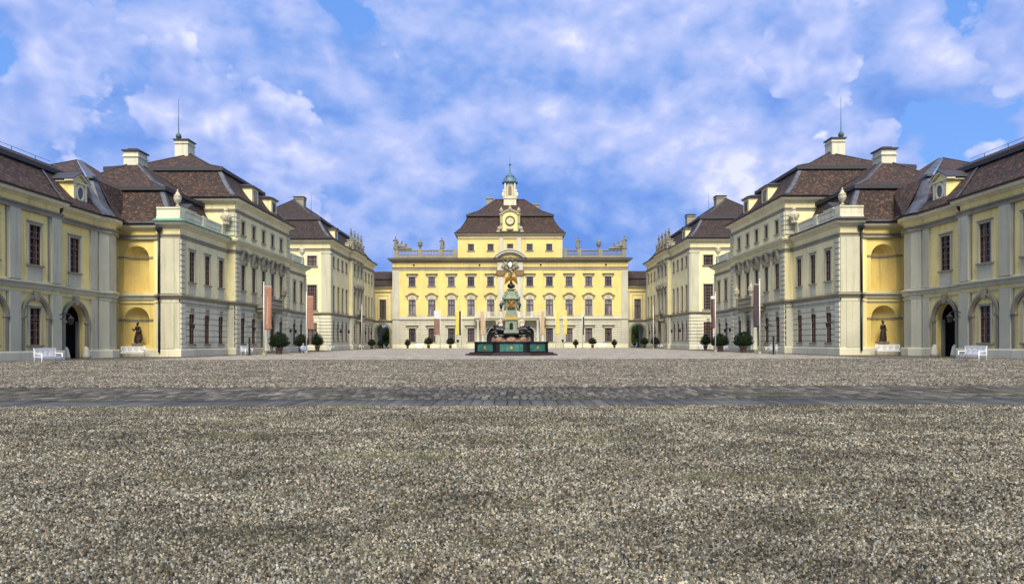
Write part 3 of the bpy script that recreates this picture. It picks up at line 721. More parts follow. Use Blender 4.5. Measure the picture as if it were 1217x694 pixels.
    c = MB(s); c.path([(Xd - .45, yst + .25, 12.3), (Xd - .45, yst + .25, 11.6), (Xd - .12, yst + .3, 11.1)], .12); c.lathe((Xd - .45, yst + .25, 11.5), [(.1, 0), (.22, .2), (.26, .6)], 8, 0, False); c.build('downpipe', 'darkmetal', B)
    c = MB(s); lantern(c, FW, FW.L - .3, 3.5, 1.05, .2); c.build('wall_lantern', 'darkmetal', B)
    # roofs
    wp = [(35.6, 34.6), (35.6, 63.2)]
    pr = [(.3, 12.3), (.3, 12.42), (-.05, 12.75), (-1.1, 13.6), (-2.2, 14.75), (-3.1, 15.75), (-2.8, 15.74), (-2.8, 15.93), (-5.2, 17.05), (-8.2, 18.15), (-13.6, 15.93), (-16.6, 12.3)]
    m = MB(s); sweep(m, wp, pr, loop=True); roof = m.build('roof', 'tile', B); wiggle(roof, .02)
    m = MB(s); m.path([(43.8, 34.6, 18.18), (43.8, 66.5, 18.18)], .1); sweep(m, wp, [(-2.72, 15.6), (-2.72, 15.98), (-3.1, 15.98), (-3.1, 15.6)]); m.build('ridge_cap', 'ridge', roof)  # ridge cap, plus a dark band painting the shadow at the roof break
    m = MB(s)
    for y in range(36, 66, 3): m.tube((43.8, y, 18.15), (43.8, y, 18.6), .025, .025, 5)
    m.tube((43.8, 35, 18.6), (43.8, 65, 18.6), .02, .02, 5); m.build('lightning_conductor', 'darkmetal', roof)
    m = MB(s); a, b = Vector((38.7, 56.2, 15.8)), Vector((35.1, 53.7, 12.5))
    mid = [Vector((36.65 + 0, 55.0, 13.66)), Vector((37.75, 55.7, 14.83))]
    pl = [b, mid[0], mid[1], a]
    for p, q in zip(pl, pl[1:]): m.add([p + Vector((0, -.14, .06)), q + Vector((0, -.14, .06)), q + Vector((0, .14, .06)), p + Vector((0, .14, .06))], [(0, 1, 2, 3)])
    m.build('valley_flashing', 'lead', roof)
    # niche roof (pyramid behind the niche wall)
    npth = [(47.2, 64.3), (31.6, 64.3), (31.6, 79.9), (47.2, 79.9)]
    prof = mansard(12.25, 16.25, 20.4, 2.1, 7.75, .35)
    m = MB(s); sweep(m, npth, prof, closed=True, loop=False); nr = m.build('niche_roof', 'tile', B); wiggle(nr, .02)
    m = MB(s); hipstrip(m, npth, 1, prof[2:6], .42, True); m.build('hip_flashing', 'lead', nr); m = MB(s); hipstrip(m, npth, 1, prof[7:], .36, True); m.build('hip_flashing', 'lead', nr)
    m = MB(s); hipcap(m, npth, prof[7:], True, .07); sweep(m, npth, [(-1.74, 16.08), (-1.74, 16.46), (-2.3, 16.46), (-2.3, 16.08)], closed=True); m.build('ridge_cap', 'ridge', nr)  # hip caps, plus a dark strip for the shadow under the break
    c = MB(s); cx, cy, z1 = 39.65, 72.3, 21.5
    c.bx(cx - .76, cx + .76, cy - .9, cy + .9, 18.9, z1 - .75); c.bx(cx - .86, cx + .86, cy - 1.0, cy + 1.0, z1 - .75, z1 - .6); c.bx(cx - .76, cx + .76, cy - .9, cy + .9, z1 - .6, z1 - .14)
    c.bx(cx - .92, cx + .92, cy - 1.07, cy + 1.07, z1 - .14, z1, 1); c.bx(cx - .5, cx + .5, cy - .6, cy + .6, z1, z1 + .22, 1); c.build('chimney', ['pale', 'ridge'], nr)
    # dormer behind the pavilion parapet, on this roof's courtyard side
    F = Fr((32.2, 68.0), (32.2, 69.8)); c = MB(s)
    c.fbx(F, 0, 1.8, -2.6, 0, 12.6, 14.5); c.fbx(F, -.15, 1.95, -2.8, .12, 14.5, 14.62, 1); c.fprism(F, [(-.2, 14.62), (2.0, 14.62), (.9, 15.3)], -3, .15, 3); c.farc(F, .9, 13.7, 0, .42, .0, .04, 0, 2 * PI, 14, 2); c.farc(F, .9, 13.7, .42, .6, .0, .08, 0, 2 * PI, 14, 1)
    c.build('dormer', ['cream', 'plinth', 'glass', 'ridge'], nr)
    # corner block roof with its lead clad hip
    A = Vector((44.8, 70.9, 20.25)); BL = Vector((38.45, 62.0, 16.2)); BR = Vector((37.85, 62.55, 16.2))
    L2 = Vector((46, 60, 15.9)); R2 = Vector((37.5, 70, 15.9)); AL = A + Vector((.12, -.15, 0)); AR = A + Vector((-.2, .1, 0))
    E1, Em, E2 = Vector((35.7, 58.7, 12.42)), Vector((35.0, 59.9, 12.42)), Vector((35.2, 61.1, 12.42))
    Bm = (BL + BR) / 2 + Vector((-.15, -.15, .02))
    m = MB(s); m.add([A, AL, BL, L2, AR, BR, R2], [(1, 2, 3), (4, 6, 5)])
    m.add([E1, BL, Vector((40, 58, 16)), Vector((36, 57, 12.5))], [(0, 1, 2, 3)])
    m.add([E2, BR, Vector((37.5, 67, 16)), Vector((36.6, 65.5, 12.5))], [(0, 1, 2, 3)]); cr = m.build('corner_roof', 'tile', B)
    m = MB(s); q1 = E1.lerp(BL, .5) + Vector((.18, -.05, -.35)); qm = Em.lerp(Bm, .5) + Vector((.22, .05, -.4)); q2 = E2.lerp(BR, .5) + Vector((.1, .2, -.35))
    l1 = Vector((0, 0, .05))
    vs = [E1 + l1, Em + l1, E2 + l1, q1 + l1, qm + l1, q2 + l1, BL + l1, Bm + l1, BR + l1]
    m.add(vs, [(0, 1, 4, 3), (1, 2, 5, 4), (3, 4, 7, 6), (4, 5, 8, 7)])
    up_ = Vector((0, 0, .22)); ov = Vector((-.2, -.3, 0))
    m.add([BL + up_ + ov, Bm + up_ + ov, BR + up_ + ov, AR + l1, AL + l1], [(0, 1, 3, 4), (1, 2, 3)]); m.add([BL + ov, Bm + ov, BR + ov, BL + ov + up_, Bm + ov + up_, BR + ov + up_], [(0, 1, 4, 3), (1, 2, 5, 4)])
    m.build('hip_flashing', 'lead', cr)
    m = MB(s); m.path([L2, AL, A, AR, R2], .07); m.build('ridge_cap', 'ridge', cr)
    # oval window dormer on the wing roof
    F = Fr((36.5, 57.0), (36.5, 58.8)); c = MB(s)
    c.fbx(F, 0, 1.8, -2.6, 0, 12.9, 14.75); c.fbx(F, -.2, 2.0, -2.9, .15, 14.75, 14.88, 1)
    c.fprism(F, [(0, 14.88), (1.8, 14.88), (.9, 15.35)], -.2, .0, 0)
    for t in ((-.3, 14.8, .9, 15.5), (.9, 15.5, 2.1, 14.8)): c.fprism(F, [(t[0], t[1]), (t[2], t[3]), (t[2], t[3] + .16), (t[0], t[1] + .16)], -.5, .2, 1)
    c.fprism(F, [(-.33, 14.93), (.9, 15.64), (2.13, 14.93), (2.13, 14.98), (.9, 15.74), (-.33, 14.98)], -3.4, .24, 3)
    c.farc(F, .9, 13.95, 0, .38, .0, .04, 0, 2 * PI, 16, 2, 1.45); c.farc(F, .9, 13.95, .38, .55, .0, .1, 0, 2 * PI, 16, 1, 1.4)
    c.fbx(F, .0, .3, 0, .08, 12.9, 14.75, 1); c.fbx(F, 1.5, 1.8, 0, .08, 12.9, 14.75, 1)
    c.build('dormer', ['yellow', 'plinth', 'glass', 'ridge'], roof)
    return B

# ------------------------------------------------------------------ inner pavilions
def inner(s):
    lab = {-1: 'tall yellow corner pavilion left of the main palace front with statues on its roof',
           1: 'tall yellow corner pavilion right of the main palace front with two roof chimneys'}[s]
    B = thing('palace_corner_pavilion', lab, 'building', (s * 38, 135.8, 0), group='tall yellow corner pavilions')
    X, Xr, Y0, Y1, Y2, Y3 = 30.9, 30.3, 117.2, 131.0, 140.6, 154.4
    path = [(49, Y0), (X, Y0), (X, Y1), (Xr, Y1), (Xr, Y2), (X, Y2), (X, Y3), (36, Y3)]
    F0 = Fr((49, Y0), (X, Y0)); FA = Fr((X, Y0), (X, Y1)); FR = Fr((Xr, Y1), (Xr, Y2)); FB = Fr((X, Y2), (X, Y3)); F9 = Fr((X, Y3), (36, Y3))
    uA = [2.2, 5.3, 8.4, 11.5]; uB = [2.3, 5.4, 8.5, 11.6]; uR = [1.8, 4.8, 7.8]; u0 = [F0.L - 3.1, F0.L - 6.6, F0.L - 10.1, F0.L - 13.6]
    low, lc, up = MB(s), MB(s), MB(s)
    for F, us, w in ((FA, uA, 1.15), (FB, uB, 1.15), (FR, uR, 1.1), (F0, u0, 1.6)):
        gl = [u for u in us]
        door = []
        if F is FR: gl = [us[0], us[2]]; door = [(us[1], 0, 4.5, 1.7, True, 1.0)]
        g = [hole(u, 1.7 if F is not F0 else 1.2, w, 2.9 if F is not F0 else 3.5) for u in gl]; mh = [hole(u, 6.85, w, 4.3) for u in us]; th = [hole(u, 14.45, w, 1.75 if F is not F0 else 1.7) for u in us]
        wall(low, F, 0, 6.1, g + door, .12, d=-.1); courses(lc, F, .9, 6.05, .58, g + door, gap=.055, d0=-.1); wall(up, F, 6.1, 18.7, mh + th)
        for u in gl: window(B, s, F, u, g[0][1], w, g[0][2] - g[0][1], 'key', depth=.2)
        for u in us:
            window(B, s, F, u, 6.85, w, 4.3, 'seg' if F is FR else 'thin'); window(B, s, F, u, 14.45, w, th[0][2] - th[0][1], 'thin')
    for F in (Fr((X, Y1), (Xr, Y1)), Fr((Xr, Y2), (X, Y2)), F9): wall(low, F, 0, 6.1); wall(up, F, 6.1, 18.7)
    low.build('lower_wall', 'pale', B); lc.build('stone_courses', 'pale', B); up.build('upper_wall', 'cream' , B)
    d = MB(s); d.fbx(FR, 3.95, 5.65, -1.1, -1.0, 0, 4.6); d.build('portal_door', 'frame', B)
    m = MB(s); sweep(m, path, [(0, 0), (.2, 0), (.2, .75), (.1, .88), (0, .88)]); m.build('plinth', 'plinth', B)
    m = MB(s); sweep(m, path, [(0, 6.05), (.12, 6.05), (.16, 6.25), (.32, 6.33), (.32, 6.47), (.1, 6.52), (0, 6.55)]); m.build('string_course', 'stone', B)
    m = MB(s); sweep(m, path, [(0, 16.95), (.06, 16.95), (.06, 17.3), (.16, 17.38), (.16, 17.5), (0, 17.55)]); m.build('frieze', 'stone', B)
    m = MB(s); sweep(m, path, [(0, 18.25), (.14, 18.3), (.2, 18.5), (.5, 18.6), (.65, 18.8), (.65, 18.9), (0, 18.9)]); m.build('eaves_cornice', 'plinth', B)
    m = MB(s); sweep(m, path, [(.6, 18.9), (.78, 18.89), (.82, 19.04), (.62, 19.04)]); m.build('gutter', 'darkmetal', B)
    def quoin(F, a, b, z0, z1, mat, rust=True):
        q = MB(s)
        if rust: q.fbx(F, a + .02, b - .02, 0, .02, z0, z1); courses(q, F, z0, z1, .58, (), a, b, 0, .16, .06)
        else: q.fbx(F, a, b, 0, .14, z0, z1); q.fbx(F, a - .12, b + .12, 0, .2, z1 - .35, z1)
        q.build('quoin' if rust else 'pilaster', mat, B)
    quoin(F0, F0.L - 1.9, F0.L, .88, 6.0, 'pale'); quoin(FA, 0, 1.3, .88, 6.0, 'pale'); quoin(F0, F0.L - 1.5, F0.L, 6.55, 16.95, 'grey', False); quoin(FA, 0, 1.3, 6.55, 16.95, 'grey', False)
    quoin(FB, FB.L - 1.0, FB.L, .88, 6.0, 'pale'); quoin(FB, FB.L - 1.0, FB.L, 6.55, 16.95, 'grey', False)
    for a in (0, 2.9, 5.9, FR.L - .7): quoin(FR, a, a + .7, 6.55, 16.95, 'grey', False)
    quoin(FR, 0, .7, .88, 6.0, 'pale'); quoin(FR, FR.L - .7, FR.L, .88, 6.0, 'pale')
    # portal with balcony
    p = MB(s); c0 = uR[1]; p.fbx(FR, c0 - 1.9, c0 + 1.9, .02, 1.1, 5.4, 5.75); p.fbx(FR, c0 - 1.9, c0 + 1.9, 1.0, 1.1, 6.6, 6.7)
    for k in range(13): p.fbx(FR, c0 - 1.85 + k * .3, c0 - 1.78 + k * .3, 1.0, 1.08, 5.75, 6.6)
    for du in (-1.4, 1.4): p.fprism(FR, [(c0 + du - .25, 0.2), (c0 + du + .25, .2), (c0 + du + .2, 5.4), (c0 + du - .2, 5.4)], .02, .6)
    p.build('portal_balcony', 'stone', B)
    def carve(pts):
        p = MB(s)
        for q, r in pts: p.ell(q, r)
        o = p.build('carved_ornament', 'stone', B)
        for v in o.data.vertices: v.co += noise.noise_vector(v.co * 3) * .12
    for u in uR:
        p = MB(s); p.farc(FR, u, 16.4, .62, .85, .02, .4, 0, PI, 10); p.build('arched_hood', 'stone', B)
        carve([(FR.p(u, .25, 16.75), (.25, .3, .45))]); carve([(FR.p(u, .4, 12.4), (.3, .45, .55)), (FR.p(u - .45, .3, 12.0), (.25, .35, .4)), (FR.p(u + .45, .3, 12.0), (.25, .35, .4))])
    carve([(FR.p(c0, .3, 7.5), (.3, .7, .7)), (FR.p(c0 - 1, .3, 7.0), (.3, .6, .5)), (FR.p(c0 + 1, .3, 7.0), (.3, .6, .5))])
    for F, u in ((FA, 3.7), (FA, 9.9), (FB, 1.2), (FB, 7)): c = MB(s); lantern(c, F, u, 3.7, 1.0); c.build('wall_lantern', 'darkmetal', B)
    # attic above the risalit
    a = MB(s); Fa = Fr((Xr - .05, Y1 - .2), (Xr - .05, Y2 + .2)); a.fbx(Fa, 0, Fa.L, -1.3, .05, 18.92, 20.3); a.fbx(Fa, -.1, Fa.L + .1, -1.4, .15, 20.3, 20.5)
    for k in range(4): u = .6 + k * (Fa.L - 1.2) / 3; a.fbx(Fa, u - .5, u + .5, -1.0, .2, 18.95, 20.9); a.fbx(Fa, u - .6, u + .6, -1.1, .28, 20.9, 21.05)
    a.fprism(Fa, [(Fa.L + .1, 18.92), (Fa.L + 2.2, 18.92), (Fa.L + 2.2, 19.6), (Fa.L + 1.7, 20.0), (Fa.L + .9, 19.5), (Fa.L + .1, 20.2)], -.9, -.1); a.fprism(Fa, [(-.1, 18.92), (-2.2, 18.92), (-2.2, 19.6), (-1.7, 20.0), (-.9, 19.5), (-.1, 20.2)], -.9, -.1)
    a.build('attic_parapet', 'stone', B)
    rp = [(49, Y0), (X, Y0), (X, Y3), (49, Y3)]
    prof = mansard(18.95, 23.0, 27.7, 2.64, 9.03, .7)
    m = MB(s); sweep(m, rp, prof, closed=True, loop=False); roof = m.build('roof', 'tile_dark', B); wiggle(roof, .03)
    for i in (1, 2): m = MB(s); hipstrip(m, rp, i, prof[2:6], .42, True); m.build('hip_flashing', 'lead', roof)
    m = MB(s); hipstrip(m, rp, 1, prof[7:], .3, True); m.build('hip_flashing', 'lead', roof)
    m = MB(s); hipcap(m, rp, prof[7:], True, .09); m.tube((39.93, 126, 27.72), (39.93, 145.4, 27.72), .12); sweep(m, rp, [(-2.26, 22.8), (-2.26, 23.24), (-2.9, 23.24), (-2.9, 22.8)], closed=True); m.build('ridge_cap', 'ridge', roof)  # caps on hips and ridge; the swept band paints the break's shadow
    def chim(cx, cy, z0, z1, h=.9):
        c = MB(s); c.bx(cx - h, cx + h, cy - .8, cy + .8, z0, z1 - .5); c.bx(cx - h - .12, cx + h + .12, cy - .92, cy + .92, z1 - .5, z1 - .35); c.bx(cx - h, cx + h, cy - .8, cy + .8, z1 - .35, z1 - .14); c.bx(cx - h - .15, cx + h + .15, cy - .95, cy + .95, z1 - .14, z1, 1)
        c.build('chimney', ['stone', 'ridge'], roof)
    chim(39.3, 127.8, 25.5, 28.5)
    if s > 0: chim(38.7, 146.5, 25, 28.5)
    c = MB(s); c.tube((39.9, 137, 27.6), (39.9, 137, 31.2), .04, .02, 6); c.build('lightning_rod', 'darkmetal', roof)
    F = Fr((31.5, 122.6), (31.5, 124.9)); c = MB(s)
    c.fbx(F, 0, 2.3, -3.2, 0, 19.4, 21.5); c.fbx(F, .6, 1.7, 0, .05, 19.9, 21.2, 1); c.fbx(F, .7, 1.6, .04, .07, 20, 21.1, 2); c.fbx(F, -.2, 2.5, -3.5, .25, 21.5, 21.7, 1); c.fprism(F, [(-.3, 21.7), (2.6, 21.7), (1.15, 22.1)], -3.6, .3, 3)
    c.build('dormer', ['cream', 'stone', 'glass', 'ridge'], roof)
    return B

# ------------------------------------------------------------------ link buildings with garden archways
def link(s):
    lab = {-1: 'low yellow link building with garden archway left of the main palace front', 1: 'low yellow link building with garden archway right of the main palace front'}[s]
    B = thing('palace_link_building', lab, 'building', (s * 30, 162, 0), group='low link buildings with archways')
    F = Fr((40, 159.5), (22, 159.5)); uc = 40 - 29.75
    low, lc, up = MB(s), MB(s), MB(s)
    ah = [(uc, 0, 5.55, 3.1, True, 1.2)]
    wall(low, F, 0, 6.1, ah, d=-.06); courses(lc, F, .3, 6.05, .52, ah, gap=.035); wall(up, F, 6.1, 14.3, [hole(uc, 6.75, 1.45, 4.5)])
    low.build('lower_wall', 'pale', B); lc.build('stone_courses', 'pale', B); up.build('upper_wall', 'yellow', B)
    window(B, s, F, uc, 6.75, 1.45, 4.5, 'thin')
    p = MB(s); p.fbx(F, uc - 2.6, uc - 1.55, -7, -1.26, 0, 6); p.fbx(F, uc + 1.55, uc + 2.6, -7, -1.26, 0, 6); p.fbx(F, uc - 2.6, uc + 2.6, -7, -1.26, 5.6, 6.0); p.build('passage', 'grey', B)
    c = MB(s); c.farc(F, uc, 4.0, 1.55, 1.95, .01, .15, 0, PI, 18)
    for t in (-1, 1): c.fbx(F, uc + t * 1.75 - .2, uc + t * 1.75 + .2, 0, .15, 0, 3.8); c.fbx(F, uc + t * 1.75 - .27, uc + t * 1.75 + .27, 0, .22, 3.8, 4.0)
    c.build('archway_moulding', 'stone', B)
    c = MB(s)
    for t in (-1, 1):
        c.fbx(F, uc + t * 2.15 - .35, uc + t * 2.15 + .35, 0, .16, 6.5, 12.9); c.fbx(F, uc + t * 1.2 - .1, uc + t * 1.2 + .1, 0, .07, 6.6, 12.2)
    c.fbx(F, uc - 1.3, uc + 1.3, 0, .07, 12.2, 12.4); c.build('pilaster', 'grey', B)
    c = MB(s); path = [(40, 159.5), (22, 159.5)]; sweep(c, path, [(0, 6.05), (.12, 6.05), (.3, 6.33), (.3, 6.47), (0, 6.5)]); sweep(c, path, [(0, 12.9), (.1, 12.9), (.1, 13.2), (0, 13.2)]); c.build('string_course', 'stone', B)
    c = MB(s); sweep(c, path, [(0, 13.9), (.15, 13.95), (.5, 14.15), (.55, 14.35), (0, 14.35)]); c.build('eaves_cornice', 'plinth', B)
    m = MB(s); sweep(m, [(41, 159.5), (21, 159.5)], [(.6, 14.3), (.6, 14.42), (-.4, 15.2), (-.9, 16.1), (-.65, 16.1), (-.65, 16.25), (-3.3, 18.2), (-6.6, 16), (-7.2, 14.3)]); r = m.build('roof', 'tile_dark', B)
    return B
# ------------------------------------------------------------------ main palace front
def main_front():
    B = thing('palace_main_building', 'wide yellow main palace front with clock gable, hipped roof and little bell turret', 'building', (0, 163, 0))
    W2, Y = 26.9, 156.0
    F = Fr((W2, Y), (-W2, Y)); s = 1
    axes = [W2 - k * 4.48 for k in range(-5, 6)]
    low, lc, up = MB(), MB(), MB()
    g = []; doors = []
    for k, u in zip(range(-5, 6), axes):
        if abs(k) <= 1: doors.append((u, 0.3, 4.7, 1.9, k != 9, .8))
        else: g.append(hole(u, 1.45, 1.6, 3.05))
    m1 = [hole(u, 7.5, 1.6, 3.5) for u in axes]; m2 = [hole(u, 14.15, 1.5, 2.1) for k, u in zip(range(-5, 6), axes) if k != 0]
    wall(low, F, 0, 6.4, g + doors, .2, d=-.1); courses(lc, F, .8, 6.35, .55, g + doors, gap=.055, d0=-.1); wall(up, F, 6.4, 20.2, m1 + m2)
    for fr_ in (Fr((W2, 170), (W2, Y)), Fr((-W2, Y), (-W2, 170))): wall(low, fr_, 0, 6.4); wall(up, fr_, 6.4, 20.2)
    for h in g: window(B, 1, F, h[0], 1.45, 1.6, 3.05, 'base', 'frame_main', depth=.36)
    for h in m1: window(B, 1, F, h[0], 7.5, 1.6, 3.5, 'seg', 'frame_main', 'curtain')
    for h in m2: window(B, 1, F, h[0], 14.15, 1.5, 2.1, 'flat', 'frame_main')
    # attic storey
    fa = Fr((12, Y + .5), (-12, Y + .5)); at = MB()
    ah = [hole(12 - k * 4.48, 22.3, 1.35, 1.45) for k in range(-2, 3)]
    wall(at, fa, 20.2, 26.1, ah); wall(at, Fr((12, 173), (12, Y + .5)), 20.2, 26.1); wall(at, Fr((-12, Y + .5), (-12, 173)), 20.2, 26.1); at.build('attic_wall', 'yellow_main', B)
    for h in ah: window(B, 1, fa, h[0], 22.3, 1.35, 1.45, 'thin', 'frame_main')
    low.build('lower_wall', 'palemain', B); lc.build('stone_courses', 'palemain', B); up.build('upper_wall', 'yellow_main', B)
    path = [(W2, 170), (W2, Y), (-W2, Y), (-W2, 170)]
    m = MB(); sweep(m, path, [(0, 0), (.2, 0), (.2, .7), (.1, .8), (0, .8)]) if 0 else None
    for a, b in ((W2, 5.9), (-5.9, -W2)): m = MB(); sweep(m, [(a, Y), (b, Y)], [(0, 0), (.2, 0), (.2, .7), (.1, .8), (0, .8)]); m.build('plinth', 'plinth', B)
    m = MB(); sweep(m, path, [(0, 6.35), (.12, 6.35), (.16, 6.55), (.3, 6.62), (.3, 6.72), (.1, 6.78), (0, 6.8)]); m.fbx(F, 0, F.L, 0, .06, 6.8, 7.35) ; m.build('string_course', 'palemain', B)
    m = MB(); sweep(m, path, [(0, 17.75), (.08, 17.75), (.08, 18.3), (.2, 18.4), (.2, 18.5), (0, 18.5)]); m.build('frieze', 'stone', B)
    m = MB(); sweep(m, path, [(0, 19.5), (.2, 19.55), (.3, 19.8), (.7, 19.95), (.95, 20.2), (.95, 20.35), (0, 20.35)]); m.build('main_cornice', 'stone', B)
    m = MB(); sweep(m, path, [(0, 20.35), (1.0, 20.34), (1.02, 20.45), (0, 20.62)]); m.build('cornice_flashing', 'ridge', B)
    for u in (5, 48.9, 19.9, 33.9): c = MB(); c.farc(F, u, 18.95, .0, .22, .0, .1, 0, 2 * PI, 12); c.build('vent', 'darkmetal', B)
    m = MB(); m.bx(-W2, W2, Y + .2, 170, 20.0, 20.55); m.build('roof_deck', 'lead', B)
    # quoins, flat pilaster strips, giant pilasters
    for a in (0, F.L - 1.5):
        for z0, z1 in ((.8, 6.3), (6.85, 17.7)): q = MB(); q.fbx(F, a + .02, a + 1.48, 0, .07, z0, z1); courses(q, F, z0, z1, .5, (), a, a + 1.5, 0, .14, .035); q.build('quoin', 'palemain', B)
    for k in range(-5, 5):
        if k in (-1, 0): continue
        u = W2 - (k + .5) * 4.48
        q = MB(); q.fbx(F, u - .65, u + .65, 0, .05, 7.4, 17.7); q.build('pilaster_strip', 'yellow_main', B)
    for k in (-1, 1):
        q = MB(); u = W2 - k * 2.15
        q.fbx(F, u - .72, u + .72, 0, .32, 6.85, 16.5); q.fbx(F, u - .85, u + .85, 0, .42, 6.85, 7.3); q.fbx(F, u - .45, u + .45, .32, .37, 7.6, 16.2)
        q.build('giant_pilaster', 'palemain', B)
        q = MB(); q.fprism(F, [(u - .72, 16.5), (u + .72, 16.5), (u + 1.05, 17.3), (u + 1.05, 17.6), (u - 1.05, 17.6), (u - 1.05, 17.3)], 0, .62); q.build('capital', 'capital', B)
        q = MB(); q.fbx(F, u - .75, u + .75, 0.1, .34, 17.75, 19.5); q.build('entablature_block', 'palemain', B)
        q = MB(); q.fbx(fa, 12 - k * 2.05 - .5, 12 - k * 2.05 + .5, 0, .12, 20.6, 25.3); q.build('attic_pilaster', 'palemain', B)
    # segmental pediment
    q = MB()
    a = arc_pts(7.2, 1.75, 18, W2, 20.5); b = arc_pts(6.2, 1.3, 18, W2, 20.45)
    q.fprism(F, a + b[::-1], .3, 1.25); a2 = arc_pts(7.5, 1.95, 18, W2, 20.6); q.fprism(F, a2 + a[::-1], .3, 1.45); c = arc_pts(5.6, 1.0, 18, W2, 20.45); q.fprism(F, b + c[::-1], .3, .9)
    q.build('segmental_pediment', 'palemain', B)
    q = MB(); q.fprism(F, c + [(W2 + 2.8, 20.4), (W2 - 2.8, 20.4)], .3, .5); q.build('tympanum', 'yellow_main', B)
    arms = []; sh = F.p(W2, .5, 18.9)
    for dx, dz, rx, rz in ((0, 0, .55, .8), (-1.1, .2, .7, .7), (1.1, .2, .7, .7), (-.5, 1.2, .5, .5), (.5, 1.2, .5, .5), (0, 1.6, .5, .6), (-1.7, -.3, .45, .6), (1.7, -.3, .45, .6), (0, -1.1, .5, .5), (.4, -1.7, .35, .4), (-.2, -2.1, .3, .4), (-.9, -.8, .4, .5), (.9, -.8, .4, .5)):
        arms.append(('e', (dx * .9, 0, dz * .95), (rx * .85, .3, rz * .85)))
    for sx in (-1, 1):
        arms += [('c', (sx * .9, 0, .3), (sx * 1.7, 0, 1.0), .2, .12), ('c', (sx * 1.2, 0, -.2), (sx * 2.1, 0, -.5), .18, .08), ('c', (sx * .4, 0, 1.3), (sx * .9, 0, 1.8), .14, .07), ('c', (sx * .6, 0, -.9), (sx * 1.1, 0, -1.5), .14, .06)]
    me = sculpt(arms, .07)
    for v in me.vertices: v.co += noise.noise_vector(v.co * 2.2) * .16 + noise.noise_vector(v.co * 6) * .05
    o = mesh_obj('coat_of_arms', me, 'stone', B); o.location = sh - OFF[B]
    q = MB(); q.ell(sh + Vector((0, -.38, 0)), (.42, .12, .62)); q.build('shield', 'white', B)
    # portico
    c = MB(); c.fbx(F, W2 - 7.9, W2 + 7.9, .02, 2.2, 6.3, 6.75) ; c.fbx(F, W2 - 8.15, W2 + 8.15, .02, 2.45, 6.75, 7.05); c.build('portico_entablature', 'palemain', B)
    c = MB(); c.fbx(F, W2 - 8.2, W2 + 8.2, .0, 2.4, 0, .3); c.build('portico_floor', 'palemain', B)
    for u in (-7.3, -6.2, -3.0, -2.0, 2.0, 3.0, 6.2, 7.3):
        c = MB(); c.lathe(F.p(W2 + u, 1.7, .3), [(.42, 0), (.42, .2), (.33, .35), (.32, 2.5), (.27, 5.3), (.36, 5.5), (.42, 5.7), (.42, 6.0)], 14); c.build('portico_column', 'palemain', B)
    c = MB()
    c.fbx(F, W2 - 7.8, W2 + 7.8, 1.95, 2.15, 7.95, 8.1)
    for k in range(58): c.lathe(F.p(W2 - 7.6 + k * 15.2 / 57, 2.05, 7.05), [(.05, 0), (.1, .3), (.04, .6), (.07, .9)], 6)
    for u in (-7.6, -4.9, -2.05, 2.05, 4.9, 7.6): c.fbx(F, W2 + u - .35, W2 + u + .35, 1.8, 2.3, 7.05, 8.3)
    c.build('balcony_railing', 'palemain', B)
    for u, *_ in doors: c = MB(); c.fbx(F, u - .95, u + .95, -.8, -.7, .3, 4.7); c.build('portal_door', 'black', B)  # near-black panels painting the dark inside of the door openings
    for u in (-2.05, 2.05):
        c = MB(); q = F.p(W2 + u, 2.05, 8.3); c.lathe(q, [(.3, 0), (.14, .2), (.1, .5), (.25, .6), (.4, 1.3), (.5, 1.4), (.46, 1.5), (.2, 1.85), (.08, 2.0), (.05, 2.4)], 8, 0, False); c.build('balcony_lantern', 'darkmetal', B)
    for u in (6.6, 47.2): c = MB(); lantern(c, F, u - 2.1 if u < 20 else u + 2.1, 3.6, 1.1); c.build('wall_lantern', 'darkmetal', B)
    # balustrade beside the attic
    for a, b in ((.4, 14.75), (F.L - 14.75, F.L - .4)):
        c = MB(); y0, y1 = -.55, -.15
        c.fbx(F, a, b, y0 - .05, y1 + .05, 20.6, 21.15); c.fbx(F, a, b, y0 - .08, y1 + .08, 22.25, 22.5)
        n = int((b - a) / .33)
        for k in range(n): c.lathe(F.p(a + .2 + k * .33, (y0 + y1) / 2, 21.15), [(.07, 0), (.12, .35), (.05, .8), (.1, 1.1)], 6)
        inner_ = (a < 5)
        for e in (a, a + 5.4, a + 10.2, b - .9) if inner_ else (b - .9, b - 6.3, b - 11.1, a): c.fbx(F, e, e + .9, y0 - .12, y1 + .14, 20.6, 22.6)
        c.build('roof_balustrade', 'stone', B)
    # attic cornice and roof
    pa = [(12, 173), (12, Y + .5), (-12, Y + .5), (-12, 173)]
    c = MB(); sweep(c, pa, [(0, 25.55), (.1, 25.6), (.15, 25.8), (.5, 25.95), (.6, 26.15), (.6, 26.25), (0, 26.25)]); c.build('eaves_cornice', 'palemain', B)
    c = MB(); sweep(c, pa, [(0, 24.9), (.08, 24.9), (.08, 25.1), (0, 25.12)]); c.build('attic_frieze', 'stone', B)
    rp = [(12, 173.5), (12, Y + .5), (-12, Y + .5), (-12, 173.5)]
    prof = [(.75, 26.2), (.75, 26.35), (.2, 26.75), (-.6, 27.5), (-1.3, 28.6), (-1.85, 29.7), (-2.2, 30.6), (-1.85, 30.6), (-1.85, 30.82), (-4.5, 32.2), (-8.5, 35.7)]
    m = MB(); P_ = [(12, 173.5), (12, Y + .5), (-12, Y + .5), (-12, 173.5)]
    sweep(m, [(12, 173.5 + .0), (12, Y + .5), (-12, Y + .5), (-12, 173.5)], prof, closed=True, loop=False); m.add([(3.5, 165, 35.7), (-3.5, 165, 35.7), (-3.5, 165.1, 35.7), (3.5, 165.1, 35.7)], [(0, 1, 2, 3)])
    roof = m.build('roof', 'tile_main', B); wiggle(roof, .03)
